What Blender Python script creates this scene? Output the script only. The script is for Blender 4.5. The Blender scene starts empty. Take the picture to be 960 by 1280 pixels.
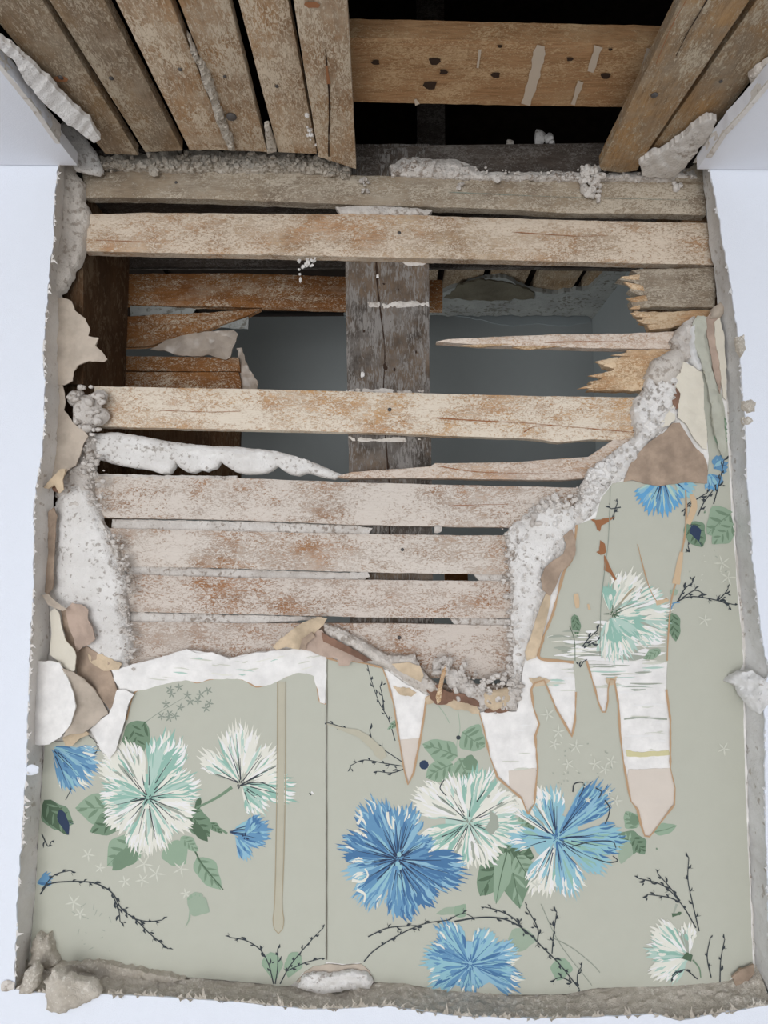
import bpy, bmesh, math, random
import numpy as np
from mathutils import Vector, Matrix
from mathutils.geometry import delaunay_2d_cdt

# ------------------------------------------------------------------ camera, world, lights, exposure
H = 2.0                       # eye height; ceiling just above
FPX = 900.0
sc = bpy.context.scene
cam_d = bpy.data.cameras.new('camera'); cam = bpy.data.objects.new('camera', cam_d)
sc.collection.objects.link(cam); sc.camera = cam
cam_d.sensor_fit = 'VERTICAL'; cam_d.sensor_height = 36.0; cam_d.lens = FPX * 36.0 / 1280.0
cam_d.clip_start = 0.01
PITCH = math.atan(85 / 900.0); YAW = math.atan(20 / 900.0)
RM = Matrix.Rotation(YAW, 4, 'Z') @ Matrix.Rotation(math.pi / 2 + PITCH, 4, 'X')
cam.matrix_world = Matrix.Translation((0, 0, H)) @ RM

w = bpy.data.worlds.new('world'); sc.world = w; w.use_nodes = True
bg = w.node_tree.nodes['Background']; bg.inputs[0].default_value = (0.93, 0.96, 1.0, 1); bg.inputs[1].default_value = 0.62

def area(name, loc, target, size, power, col):
    l = bpy.data.lights.new(name, 'AREA'); l.shape = 'RECTANGLE'; l.size, l.size_y = size; l.energy = power; l.color = col
    o = bpy.data.objects.new(name, l); sc.collection.objects.link(o); o.location = loc
    o.rotation_euler = (Vector(target) - Vector(loc)).to_track_quat('-Z', 'Y').to_euler()
    return o
area('window_daylight', (-0.45, -1.65, H - 0.05), (0, 0.65, H), (1.3, 1.5), 34, (0.97, 0.98, 1.0))
area('closet_fill', (-0.52, 0.93, H - 0.35), (0.2, 1.0, H + 0.1), (0.25, 0.5), 2.6, (0.95, 0.98, 1.0))  # added fill lamp that brightens the closet, no visible source there
vs = sc.view_settings; vs.view_transform = 'Standard'; vs.look = 'None'; vs.gamma = 1; vs.exposure = 0.0; vs.use_curve_mapping = False
sc.cycles.max_bounces = 6; sc.cycles.use_denoising = True

# ------------------------------------------------------------------ mapping helpers
R3 = np.array(RM.to_3x3())
def ray(u, v):
    u = np.asarray(u, float); v = np.asarray(v, float)
    d = np.stack([(u - 480) / FPX, -(v - 640) / FPX, -np.ones_like(u)], -1)
    return d @ R3.T
def P(u, v, Y):
    d = ray(u, v); t = np.asarray(Y, float) / d[..., 1]
    p = d * t[..., None]; p[..., 2] += H; return p
def PZ(u, v, Z):
    d = ray(u, v); t = np.asarray(Z, float) / d[..., 2]
    p = d * t[..., None]; p[..., 2] += H; return p

# numpy noise
def _hash(ix, iy, seed):
    n = (ix.astype(np.int64) * 374761393 + iy.astype(np.int64) * 668265263 + seed * 1442695041) & 0x7fffffff
    n = ((n ^ (n >> 13)) * 1274126177) & 0x7fffffff
    return ((n ^ (n >> 16)) & 0xffff) / 65535.0
def vnoise(x, y, seed=0):
    x = np.asarray(x, float); y = np.asarray(y, float)
    ix = np.floor(x); iy = np.floor(y); fx = x - ix; fy = y - iy
    fx = fx * fx * (3 - 2 * fx); fy = fy * fy * (3 - 2 * fy)
    a = _hash(ix, iy, seed); b = _hash(ix + 1, iy, seed); c = _hash(ix, iy + 1, seed); d = _hash(ix + 1, iy + 1, seed)
    return (a * (1 - fx) + b * fx) * (1 - fy) + (c * (1 - fx) + d * fx) * fy
def fbm(x, y, o=3, seed=0):
    r = 0; a = 1; s = 0
    for i in range(o):
        r = r + a * (vnoise(x * 2 ** i, y * 2 ** i, seed + i * 7) - .5); s += a; a *= .55
    return r / s * 2          # about -1..1

def inside(px, py, poly):
    px = np.asarray(px, float); py = np.asarray(py, float)
    poly = np.asarray(poly, float); r = np.zeros(px.shape, bool)
    x0, y0 = poly[:, 0], poly[:, 1]; x1, y1 = np.roll(x0, -1), np.roll(y0, -1)
    for a, b, c, d in zip(x0, y0, x1, y1):
        if b == d: continue
        m = ((b > py) != (d > py)) & (px < (c - a) * (py - b) / (d - b) + a)
        r ^= m
    return r
def edist(px, py, polys):
    r = np.full(np.shape(px), 1e9)
    for poly in polys:
        p = np.asarray(poly, float); q = np.roll(p, -1, 0)
        for a, b in zip(p, q):
            e = b - a; L = e @ e
            if L == 0: continue
            t = np.clip(((px - a[0]) * e[0] + (py - a[1]) * e[1]) / L, 0, 1)
            r = np.minimum(r, np.hypot(px - a[0] - t * e[0], py - a[1] - t * e[1]))
    return r
def densify(poly, seg, amp=0, wl=10, seed=0, closed=True):
    p = np.asarray(poly, float); n = len(p); out = []
    for i in range(n if closed else n - 1):
        a, b = p[i], p[(i + 1) % n]; L = np.hypot(*(b - a)); k = max(1, int(L / seg))
        for j in range(k): out.append(a + (b - a) * j / k)
    if not closed: out.append(p[-1])
    out = np.array(out)
    if amp:
        s = np.cumsum(np.r_[0, np.hypot(*np.diff(out, axis=0).T)])
        if closed: t = np.roll(out, -1, 0) - np.roll(out, 1, 0)
        else: t = np.gradient(out, axis=0)
        nn = np.stack([-t[:, 1], t[:, 0]], -1); nn /= np.maximum(np.hypot(*nn.T), 1e-6)[:, None]
        k = fbm(s / wl, s * 0 + seed * 3.7, 3, seed)
        out = out + nn * (k * amp)[:, None]
    return out

# ------------------------------------------------------------------ colours and materials
def lin(c):
    c = c.lstrip('#'); v = [int(c[i:i + 2], 16) / 255 for i in (0, 2, 4)]
    return tuple((x / 12.92 if x <= .04045 else ((x + .055) / 1.055) ** 2.4) for x in v) + (1,)
class NT:
    def __init__(s, name, rough=.85, spec=.2):
        s.m = bpy.data.materials.new(name); s.m.use_nodes = True; s.t = s.m.node_tree
        s.b = s.t.nodes['Principled BSDF']; s.b.inputs['Roughness'].default_value = rough
        s.b.inputs['Specular IOR Level'].default_value = spec
        s.geo = s.n('ShaderNodeNewGeometry')
    def n(s, t, **k):
        x = s.t.nodes.new(t)
        for a, b in k.items(): setattr(x, a, b)
        return x
    def l(s, a, b): s.t.links.new(a, b)
    def noise(s, scale, det=3, rough=.55, off=0, dist=0):
        mp = s.n('ShaderNodeMapping'); s.l(s.geo.outputs['Position'], mp.inputs['Vector'])
        mp.inputs['Scale'].default_value = scale if hasattr(scale, '__len__') else (scale,) * 3
        mp.inputs['Location'].default_value = (off, off * 1.3, off * .7)
        t = s.n('ShaderNodeTexNoise'); s.l(mp.outputs[0], t.inputs['Vector']); t.inputs['Scale'].default_value = 1
        t.inputs['Detail'].default_value = det; t.inputs['Roughness'].default_value = rough; t.inputs['Distortion'].default_value = dist
        return t.outputs['Fac']
    def ramp(s, f, stops):
        r = s.n('ShaderNodeValToRGB'); e = r.color_ramp.elements
        while len(e) < len(stops): e.new(.5)
        for x, (p, c) in zip(e, stops):
            x.position = p; x.color = c if hasattr(c, '__len__') else (c, c, c, 1)
        s.l(f, r.inputs[0]); return r.outputs[0]
    def mix(s, f, a, b, mode='MIX'):
        m = s.n('ShaderNodeMix', data_type='RGBA', blend_type=mode)
        for sock, v in ((m.inputs[0], f), (m.inputs[6], a), (m.inputs[7], b)):
            if hasattr(v, 'links'): s.l(v, sock)
            else: sock.default_value = v
        return m.outputs[2]
    def mul(s, a, b, op='MULTIPLY'):
        m = s.n('ShaderNodeMath', operation=op)
        for sock, v in ((m.inputs[0], a), (m.inputs[1], b)):
            if hasattr(v, 'links'): s.l(v, sock)
            else: sock.default_value = v
        return m.outputs[0]
    def bump(s, h, st, dist=.001):
        b = s.n('ShaderNodeBump'); b.inputs['Strength'].default_value = st; b.inputs['Distance'].default_value = dist
        s.l(h, b.inputs['Height']); s.l(b.outputs[0], s.b.inputs['Normal'])
    def col(s, c):
        if hasattr(c, 'links'): s.l(c, s.b.inputs['Base Color'])
        else: s.b.inputs['Base Color'].default_value = c
        return s.m

def desat(c, k=.74):
    g = .3 * c[0] + .59 * c[1] + .11 * c[2]; return tuple(g + (x - g) * k for x in c[:3]) + (1,)
def wood(name, c1, c2, dust='#d8cfc4', amt=.5, axis='x', tone=None, grain=1.0, bump=.5, fine=1.0, ds=.86):
    m = NT(name, .9, .12)
    a, g = 50 * grain, 560 * grain
    sg = {'x': (a, g, g), 'y': (g, a, g), 'z': (g, g, a)}[axis]
    sb = {'x': (12, 30, 30), 'y': (30, 12, 30), 'z': (30, 30, 12)}[axis]
    sd = {'x': (330 * fine, 560 * fine, 620 * fine), 'y': (520 * fine, 200 * fine, 520 * fine), 'z': (480 * fine, 150 * fine, 90 * fine)}[axis]
    gr = m.noise(sg, 5, .65, 3.1, .5)
    bl = m.noise(sb, 4, .6, 1.7)
    base = m.mix(m.ramp(bl, [(.38, 0), (.62, 1)]), desat(lin(c1), ds), desat(lin(c2), ds))
    base = m.mix(m.mul(m.ramp(gr, [(.3, 1), (.62, 0)]), .75), base, m.mix(1.0, base, (.46, .42, .38, 1), 'MULTIPLY'))
    if tone: base = m.mix(m.ramp(m.noise((18, 18, 18), 4, .7, 9.0), [(.46, 0), (.66, .8)]), base, lin(tone))
    sp = m.noise(sd, 5, .72, 5.5, 1.2)
    msk = m.noise({'x': (20, 40, 44), 'y': (40, 20, 40), 'z': (40, 40, 30)}[axis], 5, .65, 7.3)
    th = m.mul(m.mul(sp, 1.15), m.mul(m.mul(msk, .7), (amt - .5) * .55 + .075, 'ADD'), 'ADD')
    d = m.ramp(th, [(.90, 0), (1.0, .5), (1.12, .95)])
    haze = m.ramp(m.mul(m.noise((26, 42, 42), 5, .7, 2.2), (amt - .5) * .5, 'ADD'), [(.42, 0), (.7, .6)])
    base = m.mix(haze, base, lin(dust)); base = m.mix(d, base, lin(dust))
    oi = m.n('ShaderNodeObjectInfo'); v = m.ramp(oi.outputs['Random'], [(0, .86), (1, 1.04)])
    base = m.mix(1.0, base, v, 'MULTIPLY')
    m.bump(m.mul(m.mul(gr, .9), m.mul(d, .8), 'ADD'), bump, .0011)
    return m.col(base)
def plaster(name, c1, c2, spot=None, sc_=1.0, bump=.6, spots=.6, fine=420):
    m = NT(name, .95, .1)
    n1 = m.noise(28 * sc_, 5, .65, 1.1); n2 = m.noise(fine * sc_, 3, .6, 4.0)
    base = m.mix(m.ramp(n1, [(.35, 0), (.65, 1)]), lin(c1), lin(c2))
    if spot:
        v = m.noise(170 * sc_, 3, .6, 8.8)
        base = m.mix(m.ramp(m.mul(v, m.mul(m.noise(20, 3, .6, 2.0), .5), 'ADD'), [(spots + .2, 0), (spots + .3, .9)]), base, lin(spot))
    m.bump(m.mul(m.mul(n1, 2.0), n2, 'ADD'), bump, .0012)
    return m.col(base)
def paint(name, c, var=.06, rough=.7, bump=0, bs=300, spec=.2):
    m = NT(name, rough, spec)
    n = m.noise(60, 4, .6, 2.0); b = lin(c)
    lo = tuple(x * (1 - var) for x in b[:3]) + (1,); hi = tuple(min(1, x * (1 + var)) for x in b[:3]) + (1,)
    if bump: m.bump(m.noise(bs, 5, .65), bump, .0012 if bs < 110 else .0006)
    return m.col(m.mix(m.ramp(n, [(.36, 0), (.64, 1)]) if var >= .09 else n, lo, hi))

M = {}
M['white_wall'] = paint('white_wallpaint', '#e3e7ef', .015, .75, .5, 900)
M['white_ceil'] = paint('white_ceilingpaint', '#e6e8ee', .015, .75, .4, 900)
M['lath_grey'] = wood('lath_grey_tan', '#a8967f', '#8f7d68', '#c2b6a4', .42, 'x', '#a3917a')
M['lath_tan'] = wood('lath_tan', '#c8986a', '#ab8a68', '#d8c9b6', .47, 'x', '#cdb79b')
M['lath_orange'] = wood('lath_orange', '#d6a468', '#c99c72', '#e2d6c4', .52, 'x', ds=.9)
M['lath_pink'] = wood('lath_pinkish', '#bd8552', '#a87d58', '#ddd3c8', .545, 'x', '#c9b8a8')
M['lath_dusty'] = wood('lath_dusty', '#b57c4a', '#a87c58', '#d6cbc0', .54, 'x', '#b59e8c')
M['splinter'] = wood('splinter_wood', '#d9b18a', '#cda07c', '#e4d6c8', .52, 'x')
M['fresh'] = wood('fresh_break_wood', '#d6a878', '#c69868', '#e0c8a8', .42, 'x', ds=.9)
M['lath_rear'] = wood('rear_lath_wood', '#a5703d', '#8e5c30', '#d0bfa8', .27, 'x', ds=.92)
M['ceil_lath'] = wood('ceiling_lath_wood', '#a1825a', '#917a60', '#b9aa94', .38, 'y', '#8d7f6c')
M['ceil_lath2'] = wood('ceiling_lath_pitted', '#b88f62', '#a78664', '#d3c3ac', .46, 'y')
M['ceil_lath3'] = wood('ceiling_lath_smooth', '#bd9158', '#9c8364', '#c0b29b', .3, 'y', '#8f8271')
M['batten'] = wood('batten_wood', '#b08455', '#a37749', '#b99c78', .36, 'x', ds=.85)
M['stud_grey'] = wood('weathered_stud', '#4b443e', '#5f5852', '#8d8883', .40, 'z', '#7d6a58', 1.2, ds=1)
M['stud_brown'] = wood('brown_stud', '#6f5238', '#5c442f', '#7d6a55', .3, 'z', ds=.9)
M['plate'] = wood('plate_wood', '#5d5249', '#4b423c', '#77716b', .36, 'x')
M['dark_void'] = paint('void_shade', '#241c16', .3, .95)  # near-black colour puts the darkness of the hidden voids into the surface
M['closet'] = paint('closet_grey_paint', '#9a9f9f', .03, .8)
M['closet_plaster'] = plaster('closet_plaster', '#8d8f8c', '#a0a29e', '#6d6a62')
M['closet_brown'] = plaster('closet_brown_plaster', '#6f6a5c', '#5c574b')
M['plaster'] = plaster('old_plaster', '#dedad4', '#cbc5be', '#a59b91', 1, .8, .64)
M['plaster_rough'] = plaster('crumbly_plaster', '#dcd6cf', '#c0b8b0', '#978a7e', 1.3, 1.0, .62)
M['plaster_white'] = plaster('white_plaster', '#ebe8e4', '#dcd8d3', '#a8a098', 1.5, .8, .645)
M['plaster_grey'] = plaster('grey_plaster', '#cbc3ba', '#d8d1c8', '#a59a8f', 1, .8, .62)
M['mortar'] = plaster('mortar_crumb', '#d3cbbf', '#b8aea0', '#8d8273', 2, 1.0, .6)
M['lining'] = paint('white_lining', '#e9e6e2', .09, .85, 1, 60)
M['paper'] = paint('sage_wallpaper', '#bbbbad', .035, .7, .12, 700)
M['cream'] = paint('cream_paper', '#ddd6c6', .06, .8, .8, 60)
M['kraft'] = paint('kraft_paper', '#a69280', .2, .85, 1, 90)
M['kraft_dark'] = paint('kraft_dark', '#806353', .25, .85, 1, 90)
M['tan'] = paint('tan_paper', '#c8b499', .16, .85, 1, 90)
M['pinkbrown'] = paint('pinkish_paper', '#b7a293', .14, .85, 1, 70)
M['beige'] = paint('beige_paper', '#bbae9f', .12, .85, 1, 60)
M['edge_grey'] = plaster('cut_edge_grey', '#d3cdc6', '#e0dcd6', '#b4a99d', 1, .4, .68)
M['edge_cool'] = plaster('cut_edge_cool', '#dcdbd9', '#cbc9c6', '#aaa299', 1, .5, .66)
M['fibre'] = plaster('fibre_board', '#dcd3c5', '#c6bcad', '#f0e9dd', 2.2, 1.3, .6, 520)
M['nail'] = paint('iron_nail', '#4a4644', .2, .5, spec=.5)
M['dark'] = paint('dark_crack', '#2b2019', .2, .95)
M['floor'] = wood('floor_boards', '#8a6a4c', '#7a5c40', '#a08a70', .3, 'y')
M['plastic'] = paint('crumpled_plastic', '#a89a8c', .15, .35, .6, 90, .5)
PC = dict(white='#e2e0d4', teal='#93b9aa', tealp='#b3cbbf', blue='#6894b6', bluel='#90b8cb', blued='#4e779f', cyan='#93bec8', navy='#35425a', black='#3f4448',
          leaf='#768d75', leafl='#93a891', leafd='#566b55', leafp='#9dac98', grey='#8d9488', rim='#b89878', stain='#a99d85', stainl='#bab5a2', brown='#9a6a49', faint='#cfcfc2', seam='#6f6a5e', wht='#e9e7e4', orange='#cdb393',
          dhole='#33241a', streak='#b9aa98', soft='#a2a79a', brightb='#66a2cc')
PM = {k: paint('print_' + k, v, .08, .75) for k, v in PC.items()}

# ------------------------------------------------------------------ mesh helpers
def tags(o, label=None, cat=None, group=None, kind=None):
    if label: o['label'] = label
    if cat: o['category'] = cat
    if group: o['group'] = group
    if kind: o['kind'] = kind
def link(name, verts, faces, mats, midx=None, parent=None, smooth=True, sharp=40, normals=True, **tg):
    v = np.asarray(verts, float); c = v.mean(0)
    me = bpy.data.meshes.new(name); me.from_pydata((v - c).tolist(), [], faces)
    for m in (mats if isinstance(mats, (list, tuple)) else [mats]): me.materials.append(m)
    if midx is not None: me.polygons.foreach_set('material_index', midx)
    if normals:
        bm = bmesh.new(); bm.from_mesh(me); bmesh.ops.recalc_face_normals(bm, faces=bm.faces); bm.to_mesh(me); bm.free()
    if smooth:
        me.polygons.foreach_set('use_smooth', [True] * len(me.polygons)); me.set_sharp_from_angle(angle=math.radians(sharp))
    me.update()
    o = bpy.data.objects.new(name, me); sc.collection.objects.link(o); o.location = c
    if parent: o.parent = parent; o.location = Vector(c) - parent.location
    tags(o, **tg); return o

class Print:
    """flat printed shapes that belong to a sheet; all in the sheet's own mesh"""
    def __init__(s, Y, clips=None, rng=0, zf=None):
        s.Y = Y; s.v = []; s.f = []; s.m = []; s.k = 0; s.clips = clips; s.mats = []; s.rng = random.Random(rng); s.zf = zf
    def mi(s, c):
        if c not in s.mats: s.mats.append(c)
        return s.mats.index(c)
    def ok(s, x, y):
        if not s.clips: return np.ones(np.shape(x), bool)
        r = np.zeros(np.shape(x), bool)
        for out, holes in s.clips:
            a = inside(x, y, out)
            for h in holes: a &= ~inside(x, y, h)
            r |= a
        return r
    def add(s, pts, faces, c):
        pts = np.asarray(pts, float); s.k += 1
        cen = np.array([pts[list(f)].mean(0) for f in faces])
        good = s.ok(cen[:, 0], cen[:, 1]); off = sum(len(a) for a, _ in s.v)
        s.v.append((pts, .000022 + .00000025 * s.k)); m = s.mi(c)
        for f, g in zip(faces, good):
            if g: s.f.append(tuple(i + off for i in f)); s.m.append(m)
    def ribbon(s, pts, w0, w1, c, seg=3, wob=0, mid=None):
        p = smooth_line(pts, seg); n = len(p); t = np.gradient(p, axis=0)
        nn = np.stack([-t[:, 1], t[:, 0]], -1); nn /= np.maximum(np.hypot(*nn.T), 1e-6)[:, None]
        q = np.linspace(0, 1, n)
        ww = (w0 + (w1 - w0) * q) / 2
        if mid: ww = mid / 2 * np.sin(np.pi * np.clip(q * .92 + .06, 0, 1)) ** .8
        if wob: ww = ww * (1 + wob * fbm(q * n / 3, q * 0 + s.k, 2, s.k))
        V = np.concatenate([p + nn * ww[:, None], p - nn * ww[:, None]])
        s.add(V, [(i, i + 1, n + i + 1, n + i) for i in range(n - 1)], c)
    def fill(s, poly, c, step=5):
        V, F = tri(np.asarray(poly, float), [], step)
        if len(F): s.add(V, F, c)
    def result(s):
        if not s.f: return None
        uv = np.concatenate([a for a, _ in s.v]); e = np.concatenate([np.full(len(a), b) for a, b in s.v])
        if s.zf: pos = s.zf(uv[:, 0], uv[:, 1], e)
        else:
            yb = s.Y(uv[:, 0], uv[:, 1]) if callable(s.Y) else s.Y
            pos = P(uv[:, 0], uv[:, 1], yb - e)
        return pos, s.f, s.m, [PM[c] for c in s.mats]

def smooth_line(pts, seg=3):
    p = np.asarray(pts, float)
    if len(p) < 3: 
        L = max(1, int(np.hypot(*(p[-1] - p[0])) / seg)); return p[0] + (p[-1] - p[0]) * np.linspace(0, 1, L + 1)[:, None]
    out = []; q = np.vstack([2 * p[0] - p[1], p, 2 * p[-1] - p[-2]])
    for i in range(1, len(q) - 2):
        a, b, c, d = q[i - 1:i + 3]; k = max(1, int(np.hypot(*(c - b)) / seg))
        for j in range(k):
            t = j / k; out.append(.5 * (2 * b + (c - a) * t + (2 * a - 5 * b + 4 * c - d) * t * t + (3 * b - a - 3 * c + d) * t ** 3))
    out.append(p[-1]); return np.array(out)

def tri(out, holes, step, seed=0):
    x0, y0 = out.min(0); x1, y1 = out.max(0); rs = np.random.RandomState(seed + 5)
    gx, gy = np.meshgrid(np.arange(x0, x1, step), np.arange(y0, y1, step * .87))
    gx = gx + (np.arange(gx.shape[0]) % 2 * step / 2)[:, None]
    gx = gx.ravel() + rs.uniform(-.15, .15, gx.size) * step; gy = gy.ravel() + rs.uniform(-.15, .15, gy.size) * step
    k = inside(gx, gy, out)
    for h in holes: k &= ~inside(gx, gy, h)
    gx, gy = gx[k], gy[k]
    if len(gx):
        d = edist(gx, gy, [out] + holes); k = d > step * .45; gx, gy = gx[k], gy[k]
    pts = [tuple(p) for p in out]; edges = [(i, (i + 1) % len(out)) for i in range(len(out))]
    for h in holes:
        b = len(pts); pts += [tuple(p) for p in h]; edges += [(b + i, b + (i + 1) % len(h)) for i in range(len(h))]
    pts += list(zip(gx, gy))
    r = delaunay_2d_cdt([Vector((float(a), float(b))) for a, b in pts], edges, [], 0, 1e-4)
    V = np.array([tuple(p) for p in r[0]]); F = np.array([f for f in r[2] if len(f) == 3])
    if not len(F): return V, []
    c = V[F].mean(1); k = inside(c[:, 0], c[:, 1], out)
    for h in holes: k &= ~inside(c[:, 0], c[:, 1], h)
    return V, F[k].tolist()

def slab(name, outline, mat, Y=None, Z=None, th=.005, step=8, jit=0, wl=10, disp=None, rim=None, holes=(), prints=None, seed=0, seg=None,
         raw=None, parent=None, sharp=40, backdir=None, **tg):
    """a solid piece whose front face is the given outline on the plane Y (wall) or Z (ceiling); disp raises the face towards the room"""
    seg = seg or step * .7
    out = densify(outline, seg, jit, wl, seed); hs = [densify(h, seg, jit, wl, seed + 3 + i) for i, h in enumerate(holes)]
    V, F = tri(out, hs, step, seed)
    u, v = V[:, 0], V[:, 1]
    d = np.zeros(len(V))
    ed = edist(u, v, [out] + hs)
    if disp is not None: d = d + disp(u, v, ed)
    if rim: d = d - rim[1] * np.clip(1 - ed / rim[0], 0, 1) ** 2
    if raw: front = raw(u, v, d); back = front + np.array(backdir) * th
    elif Z is not None:
        front = PZ(u, v, Z - d); back = front.copy(); back[:, 2] = H + Z + th
    else:
        yb = Y(u, v) if callable(Y) else Y
        front = P(u, v, yb - d); back = front.copy(); back[:, 1] = (yb if not callable(Y) else yb) + th
    n = len(V); verts = np.concatenate([front, back])
    faces = [tuple(f) for f in F] + [tuple(i + n for i in f[::-1]) for f in F]
    cnt = {}
    for f in F:
        for a, b in ((f[0], f[1]), (f[1], f[2]), (f[2], f[0])): cnt.setdefault((min(a, b), max(a, b)), []).append((a, b))
    for e in cnt.values():
        if len(e) == 1: a, b = e[0]; faces.append((b, a, a + n, b + n))
    used = sorted({i for f in faces for i in f}); mp = {a: i for i, a in enumerate(used)}
    verts = verts[used]; faces = [tuple(mp[i] for i in f) for f in faces]
    if True:
        bm = bmesh.new(); bv = [bm.verts.new(p) for p in verts]
        for f in faces:
            try: bm.faces.new([bv[i] for i in f])
            except ValueError: pass
        bmesh.ops.recalc_face_normals(bm, faces=bm.faces)
        bm.verts.index_update(); faces = [tuple(q.index for q in f.verts) for f in bm.faces]; bm.free()
    mats = list(mat) if isinstance(mat, (list, tuple)) else [mat]; midx = [0] * len(faces)
    if prints:
        r = prints.result()
        if r:
            pos, pf, pm, pmats = r; o = len(verts); verts = np.concatenate([verts, pos])
            faces += [tuple(i + o for i in f) for f in pf]; midx += [len(mats) + i for i in pm]; mats += pmats
    ob = link(name, verts, faces, mats, midx, parent, True, sharp, normals=False, **tg)
    return ob, out, hs

def box(name, lo, hi, mat, bev=.0015, parent=None, **tg):
    bm = bmesh.new(); bmesh.ops.create_cube(bm, size=1)
    for q in bm.verts: q.co = Vector([lo[i] + (q.co[i] + .5) * (hi[i] - lo[i]) for i in range(3)])
    if bev: bmesh.ops.bevel(bm, geom=bm.edges[:], offset=bev, segments=2, affect='EDGES')
    bm.verts.index_update(); v = [tuple(q.co) for q in bm.verts]; f = [tuple(q.index for q in g.verts) for g in bm.faces]; bm.free()
    return link(name, v, f, mat, parent=parent, **tg)

_ico = {}
def ico(sub):
    if sub not in _ico:
        bm = bmesh.new(); bmesh.ops.create_icosphere(bm, subdivisions=sub, radius=1); bm.verts.index_update()
        _ico[sub] = (np.array([tuple(q.co) for q in bm.verts]), [tuple(q.index for q in g.verts) for g in bm.faces]); bm.free()
    return _ico[sub]
def lump(c, r, sub=2, seed=0, sq=(1, 1, 1), rough=.35):
    V, F = ico(sub); rs = np.random.RandomState(seed)
    k = 1 + rough * fbm(V[:, 0] * 1.6 + seed * 1.7, V[:, 1] * 1.6 + V[:, 2] * 2.1, 3, seed % 97)
    # a few flat chips
    W = V * k[:, None]
    for _ in range(5):
        nrm = rs.normal(size=3); nrm /= np.linalg.norm(nrm); dd = W @ nrm; lim = rs.uniform(.55, .9)
        W = W - np.outer(np.maximum(dd - lim, 0), nrm)
    return W * np.array(sq) * r + c, F
def lumps(name, items, mat, sub=1, parent=None, sharp=30, **tg):
    vs_, fs = [], []; o = 0
    for i, (c, r, sq) in enumerate(items):
        V, F = lump(np.asarray(c), r, sub, i * 7 + 3, sq); vs_.append(V); fs += [tuple(a + o for a in f) for f in F]; o += len(V)
    return link(name, np.concatenate(vs_), fs, mat, parent=parent, sharp=sharp, normals=False, **tg)
def scatter(poly, n, r0, r1, Y, rng, line=False, spread=4, Z=None):
    """crumb positions inside a polygon or along a line"""
    out = []; p = np.asarray(poly, float)
    if line: d = densify(p, 2, closed=False)
    while len(out) < n:
        if line: q = d[rng.randrange(len(d))] + np.array([rng.gauss(0, spread), rng.gauss(0, spread)])
        else:
            q = np.array([rng.uniform(p[:, 0].min(), p[:, 0].max()), rng.uniform(p[:, 1].min(), p[:, 1].max())])
            if not inside(q[:1], q[1:], p)[0]: continue
        r = r0 + (r1 - r0) * rng.random() ** 2.2; s = r * .65 / FPX
        if Z is not None: c = PZ(q[0], q[1], Z - s * .3)
        else:
            y = Y(q[0], q[1]) if callable(Y) else Y
            c = P(q[0], q[1], y - s * .3)
        out.append((c, s, (rng.uniform(.7, 1.2), rng.uniform(.7, 1.1), rng.uniform(.6, 1))))
    return out

def loft(name, A, YA, B, YB, mat, step=4, across=8, amp=.0006, wl=12, seed=0, za=None, zb=None, ja=0, jb=0, prof=None, an=1.0, **tg):
    """cut face between an outer edge line A and an inner edge line B (two depths)"""
    a = densify(A, step, ja, 8, seed, False); b = densify(B, step, jb, 9, seed + 1, False)
    n = max(len(a), len(b))
    def res(p):
        s = np.r_[0, np.cumsum(np.hypot(*np.diff(p, axis=0).T))]; t = np.linspace(0, s[-1], n)
        return np.stack([np.interp(t, s, p[:, 0]), np.interp(t, s, p[:, 1])], -1)
    a, b = res(a), res(b)
    pa = PZ(a[:, 0], a[:, 1], za) if za is not None else P(a[:, 0], a[:, 1], YA)
    pb = PZ(b[:, 0], b[:, 1], zb) if zb is not None else P(b[:, 0], b[:, 1], YB)
    t = np.linspace(0, 1, across + 1)
    G = pa[:, None] * (1 - t)[None, :, None] + pb[:, None] * t[None, :, None]
    tang = np.gradient(G, axis=0); acr = pb - pa; nn = np.cross(tang, np.repeat(acr[:, None], across + 1, 1)); nn /= np.maximum(np.linalg.norm(nn, axis=2), 1e-9)[..., None]
    sgn = np.sign((nn[n // 2, across // 2] @ (np.array([0, .2, H]) - G[n // 2, across // 2])))
    s = np.arange(n) * step
    k = fbm(s[:, None] / wl * np.ones_like(t)[None], (t[None] * across * 3 * an + 0 * s[:, None]) / wl * 2, 4, seed) * amp
    env = np.sin(np.pi * t)[None] * .8 + .2
    if prof is not None: k = k + prof(t)[None]
    G = G + nn * sgn * (k * env)[..., None]
    idx = np.arange(n * (across + 1)).reshape(n, across + 1)
    F = [(idx[i, j], idx[i, j + 1], idx[i + 1, j + 1], idx[i + 1, j]) for i in range(n - 1) for j in range(across)]
    # depth behind the cut face
    Bk = G - nn * sgn * .004
    m = n * (across + 1)
    F2 = [tuple(x + m for x in f[::-1]) for f in F]
    bd = [(idx[i, 0], idx[i + 1, 0]) for i in range(n - 1)] + [(idx[i + 1, across], idx[i, across]) for i in range(n - 1)] + \
         [(idx[0, j + 1], idx[0, j]) for j in range(across)] + [(idx[n - 1, j], idx[n - 1, j + 1]) for j in range(across)]
    F3 = [(x, y, y + m, x + m) for x, y in bd]
    return link(name, np.concatenate([G.reshape(-1, 3), Bk.reshape(-1, 3)]), [tuple(int(q) for q in f) for f in F + F2 + F3], mat, sharp=50, **tg)

rough_ = lambda a, s=14, sd=0, o=4: (lambda u, v, e: a * fbm(u / s, v / s, o, sd))
grainx = lambda a, sd=0: (lambda u, v, e: a * fbm(u / 60, v / 5, 3, sd))
YF, YP, YL, YS, YR = .61, .640, .650, .6615, .774      # white wall, old plaster face, lath face, stud face, rear laths

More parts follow.
